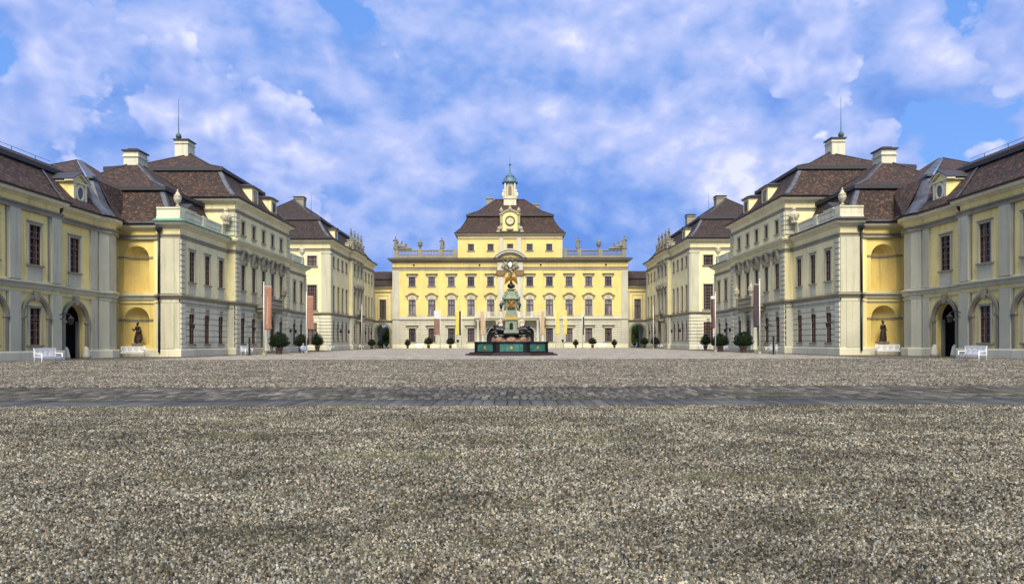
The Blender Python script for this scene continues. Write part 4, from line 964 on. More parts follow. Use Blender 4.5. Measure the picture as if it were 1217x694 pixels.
    m = MB(); hipcap(m, rp, prof[8:], True, .1); hipcap(m, rp, prof[2:7], True, .09); sweep(m, rp, [(-1.8, 30.55), (-1.8, 30.9), (-2.3, 30.9)], closed=True); m.tube((3.5, 165, 35.75), (-3.5, 165, 35.75), .12); m.build('ridge_cap', 'ridge', roof)  # real caps, with a swept dark band as painted shadow at the break
    for x, y, z0, z1, h in ((-4.95, 166.2, 33.5, 36.4, .72), (6.35, 166.2, 32.0, 34.9, .55)):
        c = MB(); c.bx(x - h, x + h, y - .6, y + .6, z0, z1 - .3); c.bx(x - h - .15, x + h + .15, y - .75, y + .75, z1 - .3, z1); c.build('chimney', 'stone', roof)
    # bell turret
    cx, cy = 0, 164.6
    t = MB(); t.bx(cx - 1.5, cx + 1.5, cy - 1.5, cy + 1.5, 33.6, 35.6); t.bx(cx - 1.65, cx + 1.65, cy - 1.65, cy + 1.65, 35.6, 35.85)
    tur = t.build('bell_turret', 'plinth', B)
    oc = lambda r, n=8, o=PI / 8: [(cx + r * math.cos(o + 2 * PI * k / n), cy + r * math.sin(o + 2 * PI * k / n)) for k in range(n)]
    t = MB(); t.zprism(oc(1.42), 35.85, 39.4); [t.bx(cx + sx * 1.15 - .16, cx + sx * 1.15 + .16, cy - 1.45, cy - .7, 35.85, 39.3) for sx in (-1, 1)]
    for sx in (-1, 1): t.ell((cx + sx * 1.6, cy - .9, 36.6), (.42, .3, .7)); t.ell((cx + sx * 1.5, cy - .9, 37.5), (.25, .25, .45))
    t.build('turret_drum', 'pale', tur)
    t = MB(); F3 = Fr((cx + 1, cy - 1.33), (cx - 1, cy - 1.33)); t.fbx(F3, .58, 1.42, -.1, .03, 36.4, 38.3); t.farc(F3, 1, 38.3, 0, .42, -.1, .03, 0, PI, 12); t.build('louvre', 'louvre', tur)
    t = MB(); t.lathe((cx, cy, 39.4), [(1.5, 0), (1.95, .15), (1.95, .35), (1.65, .5), (1.6, 1.0), (1.4, 1.4), (1.0, 1.6), (1.1, 1.65), (1.05, 1.9), (.5, 2.25), (.2, 2.9), (.12, 4.4)], 16)
    t.ell((cx, cy, 44.1), (.3, .3, .3)); t.tube((cx, cy, 44.2), (cx, cy, 47.6), .045, .02, 6); t.build('turret_dome', 'copperblue', tur)
    # clock gable
    fg = Fr((2.4, Y + .35), (-2.4, Y + .35)); q = MB()
    q.fbx(fg, .5, 4.3, -1.2, .0, 26.2, 30.6); q.fprism(fg, arc_pts(3.8, 1.0, 12, 2.4, 30.6), -1.2, .0)
    q.build('clock_gable', 'yellow', B)
    q = MB()
    q.fprism(fg, arc_pts(4.4, 1.25, 12, 2.4, 30.5) + arc_pts(3.7, .9, 12, 2.4, 30.45)[::-1], -1.3, .3)
    for t_ in (-1, 1):
        u = 2.4 + t_ * 2.0; q.fbx(fg, u - .3, u + .3, -.9, .15, 27.2, 30.5); q.fbx(fg, u - .45, u + .45, -.9, .25, 30.4, 30.7)
        q.ell(fg.p(u + t_ * .45, .05, 27.3), (.5, .4, .55)); q.ell(fg.p(u + t_ * .7, .05, 26.6), (.55, .4, .4)); q.ell(fg.p(u, .1, 28.6), (.3, .3, .5))
        q.lathe(fg.p(u, -.3, 30.7), [(.2, 0), (.15, .25), (.42, .6), (.5, 1.0), (.3, 1.15), (.15, 1.4), (.03, 1.65)], 10)
    q.ell(fg.p(2.4, .05, 27.2), (.9, .3, .35)); q.ell(fg.p(2.4, .1, 31.8), (.45, .35, .5)); q.ell(fg.p(2.4, .1, 32.4), (.25, .25, .35))
    o = q.build('clock_surround', 'gablestone', B)
    q = MB(); q.farc(fg, 2.4, 29.1, 0, .92, .03, .1, 0, 2 * PI, 24); ck = q.build('clock_face', 'clockface', B)
    q = MB(); q.farc(fg, 2.4, 29.1, .92, 1.12, .0, .2, 0, 2 * PI, 24)
    for k in range(12):
        a = k * PI / 6; q.farc(fg, 2.4, 29.1, .66, .84, .1, .13, a - .07, a + .07, 1)
    q.build('clock_ring', 'darkmetal', ck)
    q = MB()
    for a, l in ((math.radians(60), .75), (math.radians(150), .5)):
        c_, s_ = math.cos(a), math.sin(a); q.fprism(fg, [(2.4 - s_ * .05, 29.1 + c_ * .05), (2.4 + s_ * .05, 29.1 - c_ * .05), (2.4 + c_ * l, 29.1 + s_ * l)], .13, .16)
    q.build('clock_hands', 'gold', ck)
    return B
M['louvre'] = simple('brown_louvre', (.22, .17, .09), .8)
M['clockface'] = simple('pale_gold_dial', (.62, .55, .33), .5, var=.08)
M['copperblue'] = simple('blue_green_copper', (.07, .14, .18), .55, .1, .3, 2)
main_front()
for s in (-1, 1):
    pavilion(s); wing(s); inner(s); link(s)

# ------------------------------------------------------------------ sculptures
def place(name, me, mat, loc, rz, label, cat, group=None, sc=1):
    o = bpy.data.objects.new(name, me); C.objects.link(o)
    if not me.materials: me.materials.append(M[mat])
    o.location = loc; o.rotation_euler = (0, 0, rz); o.scale = (sc, sc, sc); return tag(o, label, cat, group)
def fig_parts(h=1.9, arm='hip', seated=False):
    k = h / 1.9
    P = [('l', (0, 0, 0), [(.34 * k, 0), (.33 * k, .25 * k), (.27 * k, .6 * k), (.23 * k, .95 * k), (.17 * k, 1.15 * k), (.21 * k, 1.4 * k), (.17 * k, 1.52 * k), (.07 * k, 1.58 * k)], .8),
         ('c', (0, 0, 1.5 * k), (0, -.02, 1.64 * k), .07 * k, .06 * k), ('e', (0, -.02, 1.76 * k), (.105 * k, .12 * k, .145 * k)), ('e', (0, .03, 1.8 * k), (.12 * k, .12 * k, .13 * k)),
         ('e', (0, -.14 * k, 1.75 * k), (.03 * k, .04 * k, .04 * k)),
         ('c', (.22 * k, 0, 1.42 * k), (-.22 * k, 0, 1.42 * k), .09 * k, .09 * k)]
    if arm == 'up': P += [('c', (.24 * k, 0, 1.42 * k), (.42 * k, -.05, 1.72 * k), .07 * k, .055 * k), ('c', (.42 * k, -.05, 1.72 * k), (.5 * k, -.08, 2.15 * k), .055 * k, .04 * k), ('c', (.5 * k, -.08, 2.1 * k), (.53 * k, -.1, 2.5 * k), .05 * k, .03 * k),
                          ('c', (-.24 * k, 0, 1.42 * k), (-.36 * k, -.08, 1.12 * k), .07 * k, .055 * k), ('c', (-.36 * k, -.08, 1.12 * k), (-.2 * k, -.26 * k, .98 * k), .055 * k, .05 * k)]
    else: P += [('c', (.24 * k, 0, 1.42 * k), (.38 * k, .02, 1.1 * k), .07 * k, .06 * k), ('c', (.38 * k, .02, 1.1 * k), (.2 * k, -.22 * k, 1.0 * k), .055 * k, .05 * k),
                ('c', (-.24 * k, 0, 1.42 * k), (-.36 * k, -.06, 1.12 * k), .07 * k, .06 * k), ('c', (-.36 * k, -.06, 1.12 * k), (-.3 * k, -.3 * k, 1.3 * k), .055 * k, .05 * k)]
    P += [('c', (.3 * k, .05, 1.3 * k), (.36 * k, .08, .35 * k), .06 * k, .13 * k)]
    return P
me_fig = sculpt(fig_parts(1.95), .035, .05, 1.2); me_figup = sculpt(fig_parts(1.9, 'up'), .04, .05, 1.2)
me_fig_n = me_fig.copy()
me_group = sculpt(fig_parts(2.0) + [('c', (.5, 0, .5), (1.1, -.05, .35), .3, .24), ('e', (1.55, -.05, .75), (.16, .16, .2)), ('c', (1.1, 0, .3), (1.5, 0, .45), .25, .2), ('c', (1.4, 0, .3), (2.3, 0, .16), .2, .12), ('c', (.7, 0, .75), (.95, -.05, 1.05), .14, .1), ('e', (.97, -.05, 1.22), (.13, .13, .16)), ('b', (-.4, 1.2, -.3, .3, 0, .12)), ('b', (1.0, 2.4, -.3, .3, 0, .1))], .06, .08, 1.3)
URN = [(.22, 0), (.22, .1), (.1, .2), (.12, .3), (.36, .6), (.44, .95), (.36, 1.1), (.4, 1.15), (.4, 1.25), (.24, 1.35), (.16, 1.6), (.05, 1.75), (.09, 1.85), (.02, 1.98)]
def lathe_mesh(prof, mat, seg=14):
    o = MB().lathe((0, 0, 0), prof, seg).build('t', mat); me = o.data; bpy.data.objects.remove(o); return me
me_urn = lathe_mesh(URN, 'vase'); me_urns = lathe_mesh(URN, 'statue')
me_troph = sculpt([('l', (0, 0, 0), [(.35, 0), (.3, .2), (.4, .5), (.5, .9), (.3, 1.2), (.12, 1.35)]), ('e', (.35, 0, .8), (.25, .25, .3)), ('e', (-.35, 0, .8), (.25, .25, .3)), ('e', (0, 0, 1.5), (.2, .2, .22)), ('e', (0, -.35, .7), (.2, .2, .3))], .05, .09, 9)
for s in (-1, 1):
    sd = 'left' if s < 0 else 'right'
    # niche statue
    r = thing('niche_statue', 'dark brown robed statue standing in the ground floor wall niche at the ' + ('far left' if s < 0 else 'far right'), 'statue', (s * 34.95, 64.15, 0.0))
    MB().bx(-.5, .5, -.35, .35, 1.1, 1.28).build('pedestal', 'stone', r)
    b_ = mesh_obj('figure', me_fig_n.copy(), 'bronze', r); b_.location = (0, -.12, 1.28); b_.rotation_euler = (0, 0, s * .35)
    place('stone_urn', me_urn, 'vase', (s * 31.3, 64.3, 14.1), 0, 'cream urn on the near corner of the ' + sd + ' pavilion parapet', 'urn', 'cream parapet urns', .85)
    place('stone_urn', me_urn, 'vase', (s * 31.25, 102.6, 14.1), 0, 'cream urn on the far end of the ' + sd + ' pavilion parapet', 'urn', 'cream parapet urns')
    place('carved_trophy', me_troph, 'vase', (s * 30.75, 73.9, 14.1), 0, 'round carved trophy beside the taller centre block on the ' + sd + ' pavilion parapet', 'sculpture', 'carved parapet trophies')
    for k, (y, nm) in enumerate(((81.0, 'nearer'), (85.2, 'farther'))):
        place('balcony_vase', me_urn if s > 0 else me_urns, 'vase', (s * 28.55, y - .08 if k == 0 else y + .9, 6.7), 0, '%s %s vase on the balcony over the %s portico' % (nm, 'pale' if s > 0 else 'dark', sd), 'vase', 'balcony vases', .85)
    names = ['nearest', 'second', 'third', 'farthest']
    for k in range(4):
        y = 131.0 - .2 + .6 + k * (9.6 + .4 - 1.2) / 3
        place('roof_statue', me_fig, 'statue', (s * 30.6, y, 21.05), -s * PI / 2, '%s of four weathered stone figures on the %s corner pavilion roof' % (names[k], sd), 'statue', 'figures on the corner pavilion roofs', 1.12)
    # main balustrade
    place('statue_group', me_group, 'statue', (s * 26.2, 156.35, 22.6), 0 if s < 0 else PI, 'standing figure with reclining companion at the %s end of the roof balustrade' % sd, 'statue', 'sculptures on the main roof balustrade', 1.5)
    place('stone_urn', me_urns, 'statue', (s * 20.3 if s > 0 else -20.6, 156.35, 22.6), 0, 'weathered flaming urn on the %s half of the main roof balustrade' % sd, 'urn', 'sculptures on the main roof balustrade', 1.3)
    place('balustrade_statue', me_figup if s > 0 else me_fig, 'statue', (s * 15.6, 156.35, 22.6), 0 if s < 0 else PI, ('stone figure with raised arm right of the attic storey' if s > 0 else 'slender stone figure left of the attic storey'), 'statue', 'sculptures on the main roof balustrade', 1.4)

# ------------------------------------------------------------------ fountain
def fountain():
    B = thing('fountain', 'monumental fountain with turquoise panelled basin, green obelisk and gilded eagle', 'fountain', (0.1, 68.4, 0))
    cx, cy = .1, 68.4
    oc = lambda ap, n=8: [(cx + ap / math.cos(PI / n) * math.cos(PI / n + 2 * PI * k / n), cy + ap / math.cos(PI / n) * math.sin(PI / n + 2 * PI * k / n)) for k in range(n)]
    m = MB(); m.zprism(oc(4.5), 0, .14); m.zprism(oc(4.12), .14, .28); m.build('steps', 'darkred', B)
    P = oc(3.55); n = 8
    for k in range(8):
        A, b = P[(k + 1) % 8], P[k]; F = Fr(A, b)
        m = MB(); m.fbx(F, .3, F.L - .3, -.25, 0, .3, 1.2); m.fbx(F, .42, F.L - .42, 0, .03, .4, 1.1); pn = m.build('basin_panel', 'teal', B)
        m = MB(); c0 = F.L / 2; st = []
        for i in range(16):
            a = PI * i / 8; r = .23 if i % 2 == 0 else .09; st.append((c0 + r * math.cos(a), .75 + r * math.sin(a)))
        m.fprism(F, st, .03, .07); m.build('gold_star', 'gold', pn)
        m = MB(); F2 = F; m.fbx(F, -.0, .36, -.3, .06, .28, 1.22); m.fbx(F, F.L - .36, F.L, -.3, .06, .28, 1.22); m.build('basin_post', 'blackframe', B)
    m = MB(); sweep(m, P[::-1], [(-.35, 1.2), (.12, 1.2), (.14, 1.3), (.05, 1.34), (-.35, 1.34)], closed=True); sweep(m, P[::-1], [(-.2, .28), (.1, .28), (.1, .36), (-.2, .36)], closed=True); m.build('basin_rim', 'blackframe', B)
    m = MB(); m.zprism(oc(3.4), .9, 1.1); m.build('water_surface', 'water', B)
    rock = sculpt([('e', (0, 0, 1.3), (1.75, 1.5, .75))] + [('e', (1.45 * math.cos(a), 1.2 * math.sin(a), 1.45), (.55, .5, .5)) for a in [PI * 2 * k / 8 for k in range(8)]], .07, .12, 0)
    o = mesh_obj('rock_base', rock, 'basinbrown', B)
    m = MB(); m.zprism([(x * .55 + cx * .45, y * .55 + cy * .45) for x, y in oc(3.2)], 2.0, 2.18); m.build('plinth_slab', 'blackstone', B)
    for sx in (-1, 1):
        me = sculpt([('c', (-.5, 0, .3), (.3, 0, .36), .28, .32), ('c', (.2, 0, .45), (.34, -.05, .6), .26, .22), ('e', (.45, -.1, .66), (.22, .2, .2)), ('c', (.52, -.12, .62), (.66, -.16, .58), .1, .08), ('c', (.3, -.2, .2), (.8, -.25, .1), .1, .08), ('c', (.3, .2, .2), (.8, .25, .1), .1, .08), ('e', (-.45, -.2, .25), (.25, .14, .22)), ('e', (-.45, .2, .25), (.25, .14, .22)), ('c', (-.2, -.28, .1), (.1, -.32, .07), .08, .06), ('c', (-.7, 0, .3), (-.85, .2, .12), .06, .05), ('e', (.32, 0, .6), (.28, .28, .26))], .035, .05, 0)
        o = mesh_obj('lion', me, 'blackstone', B); o.location = (sx * 1.15, -.35, 2.18); o.rotation_euler = (0, 0, 0 if sx > 0 else PI)
    for sx in (-1, 1):
        me = sculpt([('e', (0, 0, .22), (.26, .24, .24)), ('c', (0, 0, .3), (0, -.02, .75), .17, .13), ('e', (0, -.04, .98), (.11, .12, .13)), ('c', (.14, 0, .75), (.34, -.05, .95), .06, .04), ('c', (-.14, 0, .75), (-.26, -.15, .5), .06, .04), ('c', (-.1, -.1, .2), (-.2, -.4, .1), .1, .07), ('c', (.1, -.1, .2), (.22, -.38, .15), .1, .07)], .03, .03, 0)
        o = mesh_obj('seated_figure', me, 'vase', B); o.location = (sx * 1.05, .25, 2.75); o.rotation_euler = (0, 0, sx * .3)
        m = MB(); m.lathe((cx + sx * 1.05, cy + .25, 2.18), [(.4, 0), (.34, .1), (.3, .5), (.36, .58)], 12); m.build('figure_pedestal', 'basinbrown', B)
    m = MB()
    def sq(w0, w1, z0, z1): m.zprism([(cx - w0, cy - w0), (cx + w0, cy - w0), (cx + w0, cy + w0), (cx - w0, cy + w0)], z0, z1, 0, w1 / w0, (cx, cy))
    sq(.75, .7, 2.18, 2.5); sq(.62, .55, 2.5, 3.5); sq(.6, .52, 3.85, 4.4); sq(.52, .52, 4.4, 4.5); sq(.48, .58, 4.5, 5.5); sq(.75, .8, 5.5, 5.62); sq(.62, .42, 5.62, 5.95); sq(.42, .3, 5.95, 6.5); sq(.45, .45, 6.5, 6.6)
    m.build('obelisk', 'obelisk', B)
    m = MB(); sq(.66, .66, 3.5, 3.85); m.build('gold_band', 'gold', B)
    for sx in (-1, 1):
        m = MB()
        m.ell((cx + sx * .72, cy - .3, 5.3), (.2, .3, .32)); m.ell((cx + sx * .64, cy - .3, 4.8), (.13, .22, .4)); m.ell((cx + sx * .55, cy - .2, 5.95), (.2, .3, .22)); m.ell((cx + sx * .72, cy - .3, 5.7), (.2, .25, .22)); m.ell((cx + sx * .5, cy - .2, 6.2), (.16, .25, .25)); m.build('scroll', 'obelisk', B)
    F = Fr((cx + 1, cy - .6), (cx - 1, cy - .6)); m = MB(); m.fbx(F, .83, 1.17, .0, .03, 2.5, 3.05); m.farc(F, 1, 3.05, 0, .17, 0, .03, 0, PI, 10); m.build('niche_shade_panel', 'black', B)  # flat black panel painting the shade of an arched recess
    me = sculpt([('e', (0, 0, 0), (.3, .08, .42)), ('e', (-.22, 0, .3), (.14, .1, .14)), ('e', (.22, 0, .3), (.14, .1, .14)), ('e', (0, 0, .52), (.2, .1, .14)), ('e', (-.25, 0, -.2), (.12, .08, .2)), ('e', (.25, 0, -.2), (.12, .08, .2))], .03, .05, 9)
    o = mesh_obj('gilded_emblem', me, 'goldwing', B); o.location = (0, -.62, 5.0)
    me = sculpt([('e', (0, 0, .3), (.26, .22, .35)), ('e', (0, -.08, .62), (.14, .15, .17)), ('e', (-.25, 0, .3), (.14, .14, .22)), ('e', (.25, 0, .3), (.14, .14, .22))], .03, .03, 9)
    o = mesh_obj('dark_bust', me, 'blackstone', B); o.location = (0, -.1, 6.6)
    P2 = [('e', (0, 0, 0), (.14, .14, .24)), ('c', (0, -.05, .2), (0, -.12, .34), .08, .06), ('c', (0, -.15, .34), (0, -.26, .3), .04, .015)]
    for sx in (-1, 1):
        for i in range(6):
            t = i / 5; P2.append(('c', (sx * (.08 + .09 * i), 0, .2 + .1 * math.sin(PI * t * .8) - .1 * t), (sx * (.14 + .105 * i), -.03, -.02 - .34 * t), .075, .035))
    me = sculpt(P2, .025, .015, 9)
    o = mesh_obj('eagle', me, 'goldwing', B); o.location = (0, -.12, 7.5); o.scale = (.95, 1.2, 1.25)
    for sx in (-1, 1):
        for k in range(2):
            m = MB(); p = Vector((cx + sx * (1.75 + k * .12), cy - .5 + k, 2.7)); pts = [p + Vector((sx * .8 * t, 0, .5 * t - 1.6 * t * t)) for t in [i / 8 * 1.15 for i in range(9)]]
            m.path(pts, .014, 5); m.build('water_jet', 'whiteflag', B)
fountain()

# ------------------------------------------------------------------ benches
def bench():
    t = thing('bench', '', 'bench', (0, 0, 0), group='white ornamental garden benches')
    w = 1.95
    m = MB()
    for k in range(5): m.bx(-w / 2, w / 2, -.46 + k * .1, -.38 + k * .1, .42, .455)
    m.bx(-w / 2, w / 2, -.49, -.46, .36, .46); m.build('seat', 'white', t)
    F = Fr((w / 2, .02), (-w / 2, .02)); m = MB()
    L_ = F.L; z0, z1 = .48, .93
    hl = []
    for k in range(4):
        c = L_ * (k + .5) / 4; hl.append([(c + .19 * math.cos(2 * PI * j / 14), .705 + .15 * math.sin(2 * PI * j / 14)) for j in range(14)])
    loops = [[(0, z0), (L_, z0), (L_, z1), (0, z1)]] + hl; pts = [p for l in loops for p in l]
    tri = tessellate_polygon([[Vector((u, z, 0)) for u, z in l] for l in loops])
    for d in (0, .04): m.add([F.p(u, d, z) for u, z in pts], [tuple(x) for x in tri])
    for l in loops: n = len(l); m.add([F.p(u, d, z) for d in (0, .04) for u, z in l], [(i, (i + 1) % n, n + (i + 1) % n, n + i) for i in range(n)])
    for k in range(4): c = L_ * (k + .5) / 4; m.farc(F, c, .705, .07, .1, 0, .04, 0, 2 * PI, 12); m.fbx(F, c - .19, c + .19, .01, .03, .69, .72)
    m.fbx(F, -.02, L_ + .02, -.01, .05, .93, .99); m.build('backrest', 'white', t)
    for x in (-w / 2 + .05, w / 2 - .05):
        for y, h in ((-.44, .64), (.0, .96)):
            m = MB(); m.tube((x, y, 0), (x, y, h if h > .7 else .64), .035, .03, 8); m.build('leg', 'white', t)
        m = MB(); m.bx(x - .035, x + .035, -.5, .0, .64, .68); m.build('armrest', 'white', t)
    return t
bspots = [(-28.35, 41.6, PI / 2, 'white garden bench in front of the arcade window at the far left edge'),
          (28.35, 41.6, -PI / 2, 'white garden bench in front of the arcade window at the far right edge'),
          (-34.75, 62.9, 0, 'white garden bench below the left niche statue'), (34.75, 62.9, 0, 'white garden bench below the right niche statue'),
          (-27.6, 70.9, PI / 2, 'white garden bench left of the orange banner against the left pavilion'),
          (27.6, 71.6, -PI / 2, 'white garden bench right of the dark banner against the right pavilion'),
          (-30.0, 113.5, PI / 2, 'small white bench at the near corner of the left corner pavilion'),
          (31.7, 111.5, -.6, 'small white bench in front of the right corner pavilion end window'),
          (-28.8, 131, PI / 2, 'small white bench by the portal of the left corner pavilion'),
          (28.8, 130, -PI / 2, 'small white bench by the portal of the right corner pavilion'),
          (29.0, 92.0, -PI / 2, 'white bench between the two large potted laurels on the right'),
          (-20.3, 152.5, 0, 'white bench under the outermost left windows of the main palace front'),
          (20.4, 152.5, 0, 'white bench under the outermost right windows of the main palace front')]
b0 = bench()
for i, (x, y, rz, lab) in enumerate(bspots):
    if i == 0: b0.location = (x, y, 0); b0.rotation_euler = (0, 0, rz); b0['label'] = lab
    else:
        bb_ = dup(b0, (x, y, 0), rz, lab)
        if 'niche' in lab: bb_.scale = (1.17, 1, 1)

# ------------------------------------------------------------------ potted laurels
def leaf_cloud(mb, fn, n, size, rnd):
    for _ in range(n):
        p, nn = fn(rnd)
        a = Vector((rnd.gauss(0, 1), rnd.gauss(0, 1), rnd.gauss(0, 1))).normalized()
        nn = (nn * .8 + a).normalized(); t = nn.cross(Vector((rnd.random(), rnd.random(), .3))).normalized(); w = nn.cross(t)
        s_ = size * rnd.uniform(.6, 1.3)
        mb.add([p - t * s_, p + w * s_ * .45, p + t * s_, p - w * s_ * .45], [(0, 1, 2, 3)])
def crown_mesh(seed, rx, rz, cone):
    rnd = random.Random(seed); mb = MB()
    def fn(r):
        u = r.uniform(-1, 1); a = r.uniform(0, 2 * PI); h = math.sqrt(1 - u * u)
        k = r.uniform(.72, 1.04); wdt = h
        if u > 0: wdt = h ** (1 + cone * u) if h > 0 else 0
        else: wdt = min(1, h * 1.15)
        q = 1 + .09 * noise.noise(Vector((math.cos(a) * h * 2.5, math.sin(a) * h * 2.5, u * 2.5 + seed)))
        zz = u if u > 0 else u * .62
        return Vector((rx * wdt * k * q * math.cos(a), rx * wdt * k * q * math.sin(a), rz * zz * k * q)), Vector((math.cos(a) * h, math.sin(a) * h, u + .3))
    leaf_cloud(mb, fn, 2600, .075 * rx, rnd)
    mb.ell((0, 0, 0), (rx * .7, rx * .7, rz * .6), 12, 8)
    return mb
def laurel(seed, rx, rz, cone, zc, pot=.36):
    t = thing('potted_laurel', '', 'potted tree', (0, 0, 0))
    MB().lathe((0, 0, 0), [(pot * .68, 0), (pot * .74, .05), (pot * .95, .6), (pot * 1.08, .62), (pot * 1.08, .74), (pot * .9, .74), (pot * .88, .68)], 16).build('pot', 'terracotta', t)
    MB().tube((0, 0, .6), (.02, 0, zc), .06, .045, 8).build('trunk', 'trunk', t)
    o = crown_mesh(seed, rx, rz, cone).build('crown', 'leaf', t)
    for v in o.data.vertices: v.co.z += zc
    return t
protos = [laurel(3, 1.12, 1.1, .45, 1.42, .42), laurel(5, .92, .95, .5, 1.42, .36), laurel(9, .8, 1.1, .7, 1.4, .33)]
sp = [(-25.95, 76.6, 0, 1, 'large domed laurel in a terracotta pot beside the orange banner at the left portico'),
      (-25.9, 84.6, 1, 1.0, 'domed laurel in a pot next to the crouching person in pale blue'),
      (-28.4, 100.5, 2, 1.1, 'dark upright laurel behind the second orange banner on the left'),
      (-27.0, 133, 1, .85, 'cone shaped laurel at the far end of the left corner pavilion'),
      (-28.3, 148.5, 2, .8, 'small laurel in front of the left garden archway'),
      (-22.6, 150.2, 2, .85, 'leftmost potted laurel along the main palace front'),
      (-18.0, 150.2, 1, 1.05, 'potted laurel by the white and brown banner left of the fountain'),
      (-13.2, 150.2, 1, 1.0, 'potted laurel just left of the yellow and black banner'),
      (14.4, 150.2, 2, .8, 'potted laurel right of the yellow banners'),
      (18.1, 150.2, 1, .98, 'potted laurel behind the dark banner right of the fountain'),
      (22.9, 150.2, 2, .8, 'rightmost slender laurel along the main palace front'),
      (28.4, 144.5, 1, .95, 'potted laurel in front of the right garden archway'),
      (27.9, 131.5, 1, .95, 'potted laurel at the far end of the right corner pavilion'),
      (30.3, 106.0, 2, 1.0, 'dark pointed laurel in front of the right corner pavilion end window'),
      (31.2, 103.8, 2, .8, 'narrow laurel half hidden behind the dark banner pole on the right'),
      (26.6, 86.5, 0, .93, 'farther of the two large domed laurels by the right portico'),
      (26.8, 78.5, 0, .98, 'nearer of the two large domed laurels by the right portico')]
used = set()
for i, (x, y, k, sc, lab) in enumerate(sp):
    if k not in used: t = protos[k]; used.add(k); t.location = (x, y, 0); t['label'] = lab
    else: t = dup(protos[k], (x, y, 0), i * 1.3, lab)
    t['group'] = 'potted laurels around the courtyard'; t.scale = (sc, sc, sc)

# ------------------------------------------------------------------ banners on poles
def banner(x, y, h, ztop, zbot, w, sgn, mats, label, pole_r=.07, cat='banner', seed=0, tilt=0, rz=0):
    t = thing('banner_pole', label, cat, (x, y, 0), group='banner poles in the courtyard')
    MB().tube((0, 0, 0), (0, 0, h), pole_r, pole_r * .7, 8).ell((0, 0, h), (pole_r * 1.3,) * 3).build('pole', 'pole', t)
    MB().lathe((0, 0, 0), [(.28, 0), (.28, .08), (.14, .12), (.12, .3)], 10).build('pole_base', 'stone', t)
    if ztop:
        MB().tube((0, 0, ztop + .04), (sgn * w * math.cos(rz), w * math.sin(rz), ztop + .04), .03, .03, 6).build('crossbar', 'pole', t)
        nz, nx = 26, 8; vs = []; fs = []; mi = []
        m = MB()
        for j in range(nz + 1):
            for i in range(nx + 1):
                u = i / nx; v = j / nz
                yy = .10 * math.sin(u * 5 + seed + v * 2.5) * (.3 + v) ; dx = .05 * math.sin(v * 6 + seed) * v
                X_ = sgn * (.08 + u * (w - .08)) + dx
                vs.append((X_ * math.cos(rz) - yy * math.sin(rz), X_ * math.sin(rz) + yy, ztop - v * (ztop - zbot)))
        for j in range(nz):
            for i in range(nx):
                f = (j * (nx + 1) + i, j * (nx + 1) + i + 1, (j + 1) * (nx + 1) + i + 1, (j + 1) * (nx + 1) + i)
                k = mats[1](i / nx, j / nz) if callable(mats[1]) else 0
                m.sm.add(len(m.f)); m.f.append(list(f)); m.m.append(k)
        m.v = vs; o = m.build('banner_cloth', mats[0], t, local=True)
        md = o.modifiers.new('thickness', 'SOLIDIFY'); md.thickness = .012
    return t
one = lambda c: ([c], None)
banner(-24.9, 69, 7.35, 6.95, 2.6, .78, 1, (['orange', 'apricot'], lambda u, v: 1 if (.3 < u < .42 and .2 < v < .85) else 0), 'nearest left banner pole with faded orange banner beside the portico')
banner(-24.9, 83.4, 7.4, 6.9, 2.85, .85, 1, (['orange', 'apricot'], lambda u, v: 0), 'second left banner pole with plain orange banner before the corner pavilion', seed=2)
banner(24.7, 67.6, 7.4, 6.9, 2.7, .6, -1, one('darkflag'), 'nearest right banner pole with dark plum banner beside the portico', seed=1)
banner(25.0, 83.2, 7.3, 6.8, 2.9, .55, -1, (['darkflag', 'brownflag', 'whiteflag'], lambda u, v: 2 if v < .06 else (1 if u < .3 else 0)), 'second right banner pole with narrow dark banner before the corner pavilion', seed=3)
banner(24.9, 118.8, 7.6, 0, 0, 0, 1, None, 'bare white flagpole in front of the right corner pavilion', .06)
banner(-24.9, 114.5, 7.6, 0, 0, 0, 1, None, 'bare white flagpole in front of the left corner pavilion', .06)
yb = 146
banner(-15.0, yb, 8.2, 8.0, 2.7, 1.3, -1, (['whiteflag', 'brownflag'], lambda u, v: 0 if v < .27 or v > .93 else 1), 'banner pole with white and brown banner far left of the fountain')
banner(-10.45, yb, 8.2, 8.0, 2.8, 1.25, -1, (['yellowflag', 'darkflag'], lambda u, v: 1 if u < .3 and v < .97 else 0), 'banner pole with bright yellow and black banner left of the fountain', seed=1)
banner(-5.4, yb, 8.2, 8.0, 2.9, .95, -1, one('apricot'), 'banner pole with pale apricot banner next to the fountain on its left', seed=2)
banner(6.4, yb, 8.2, 8.0, 2.9, .9, 1, one('apricot'), 'banner pole with pale apricot banner next to the fountain on its right', seed=3)
banner(9.75, yb, 8.2, 8.1, 2.9, .75, 1, one('yellowflag'), 'banner pole with plain yellow banner right of the fountain', seed=4)
banner(11.5, yb + .8, 8.2, 8.1, 2.9, .7, 1, (['yellowflag', 'whiteflag'], lambda u, v: 1 if .2 < v < .3 else 0), 'banner pole with yellow banner banded in white right of the fountain', seed=5)
banner(15.4, yb, 8.2, 6.7, 2.8, .42, 1, (['darkflag', 'whiteflag'], lambda u, v: 0), 'banner pole with narrow dark banner far right of the fountain', seed=6)

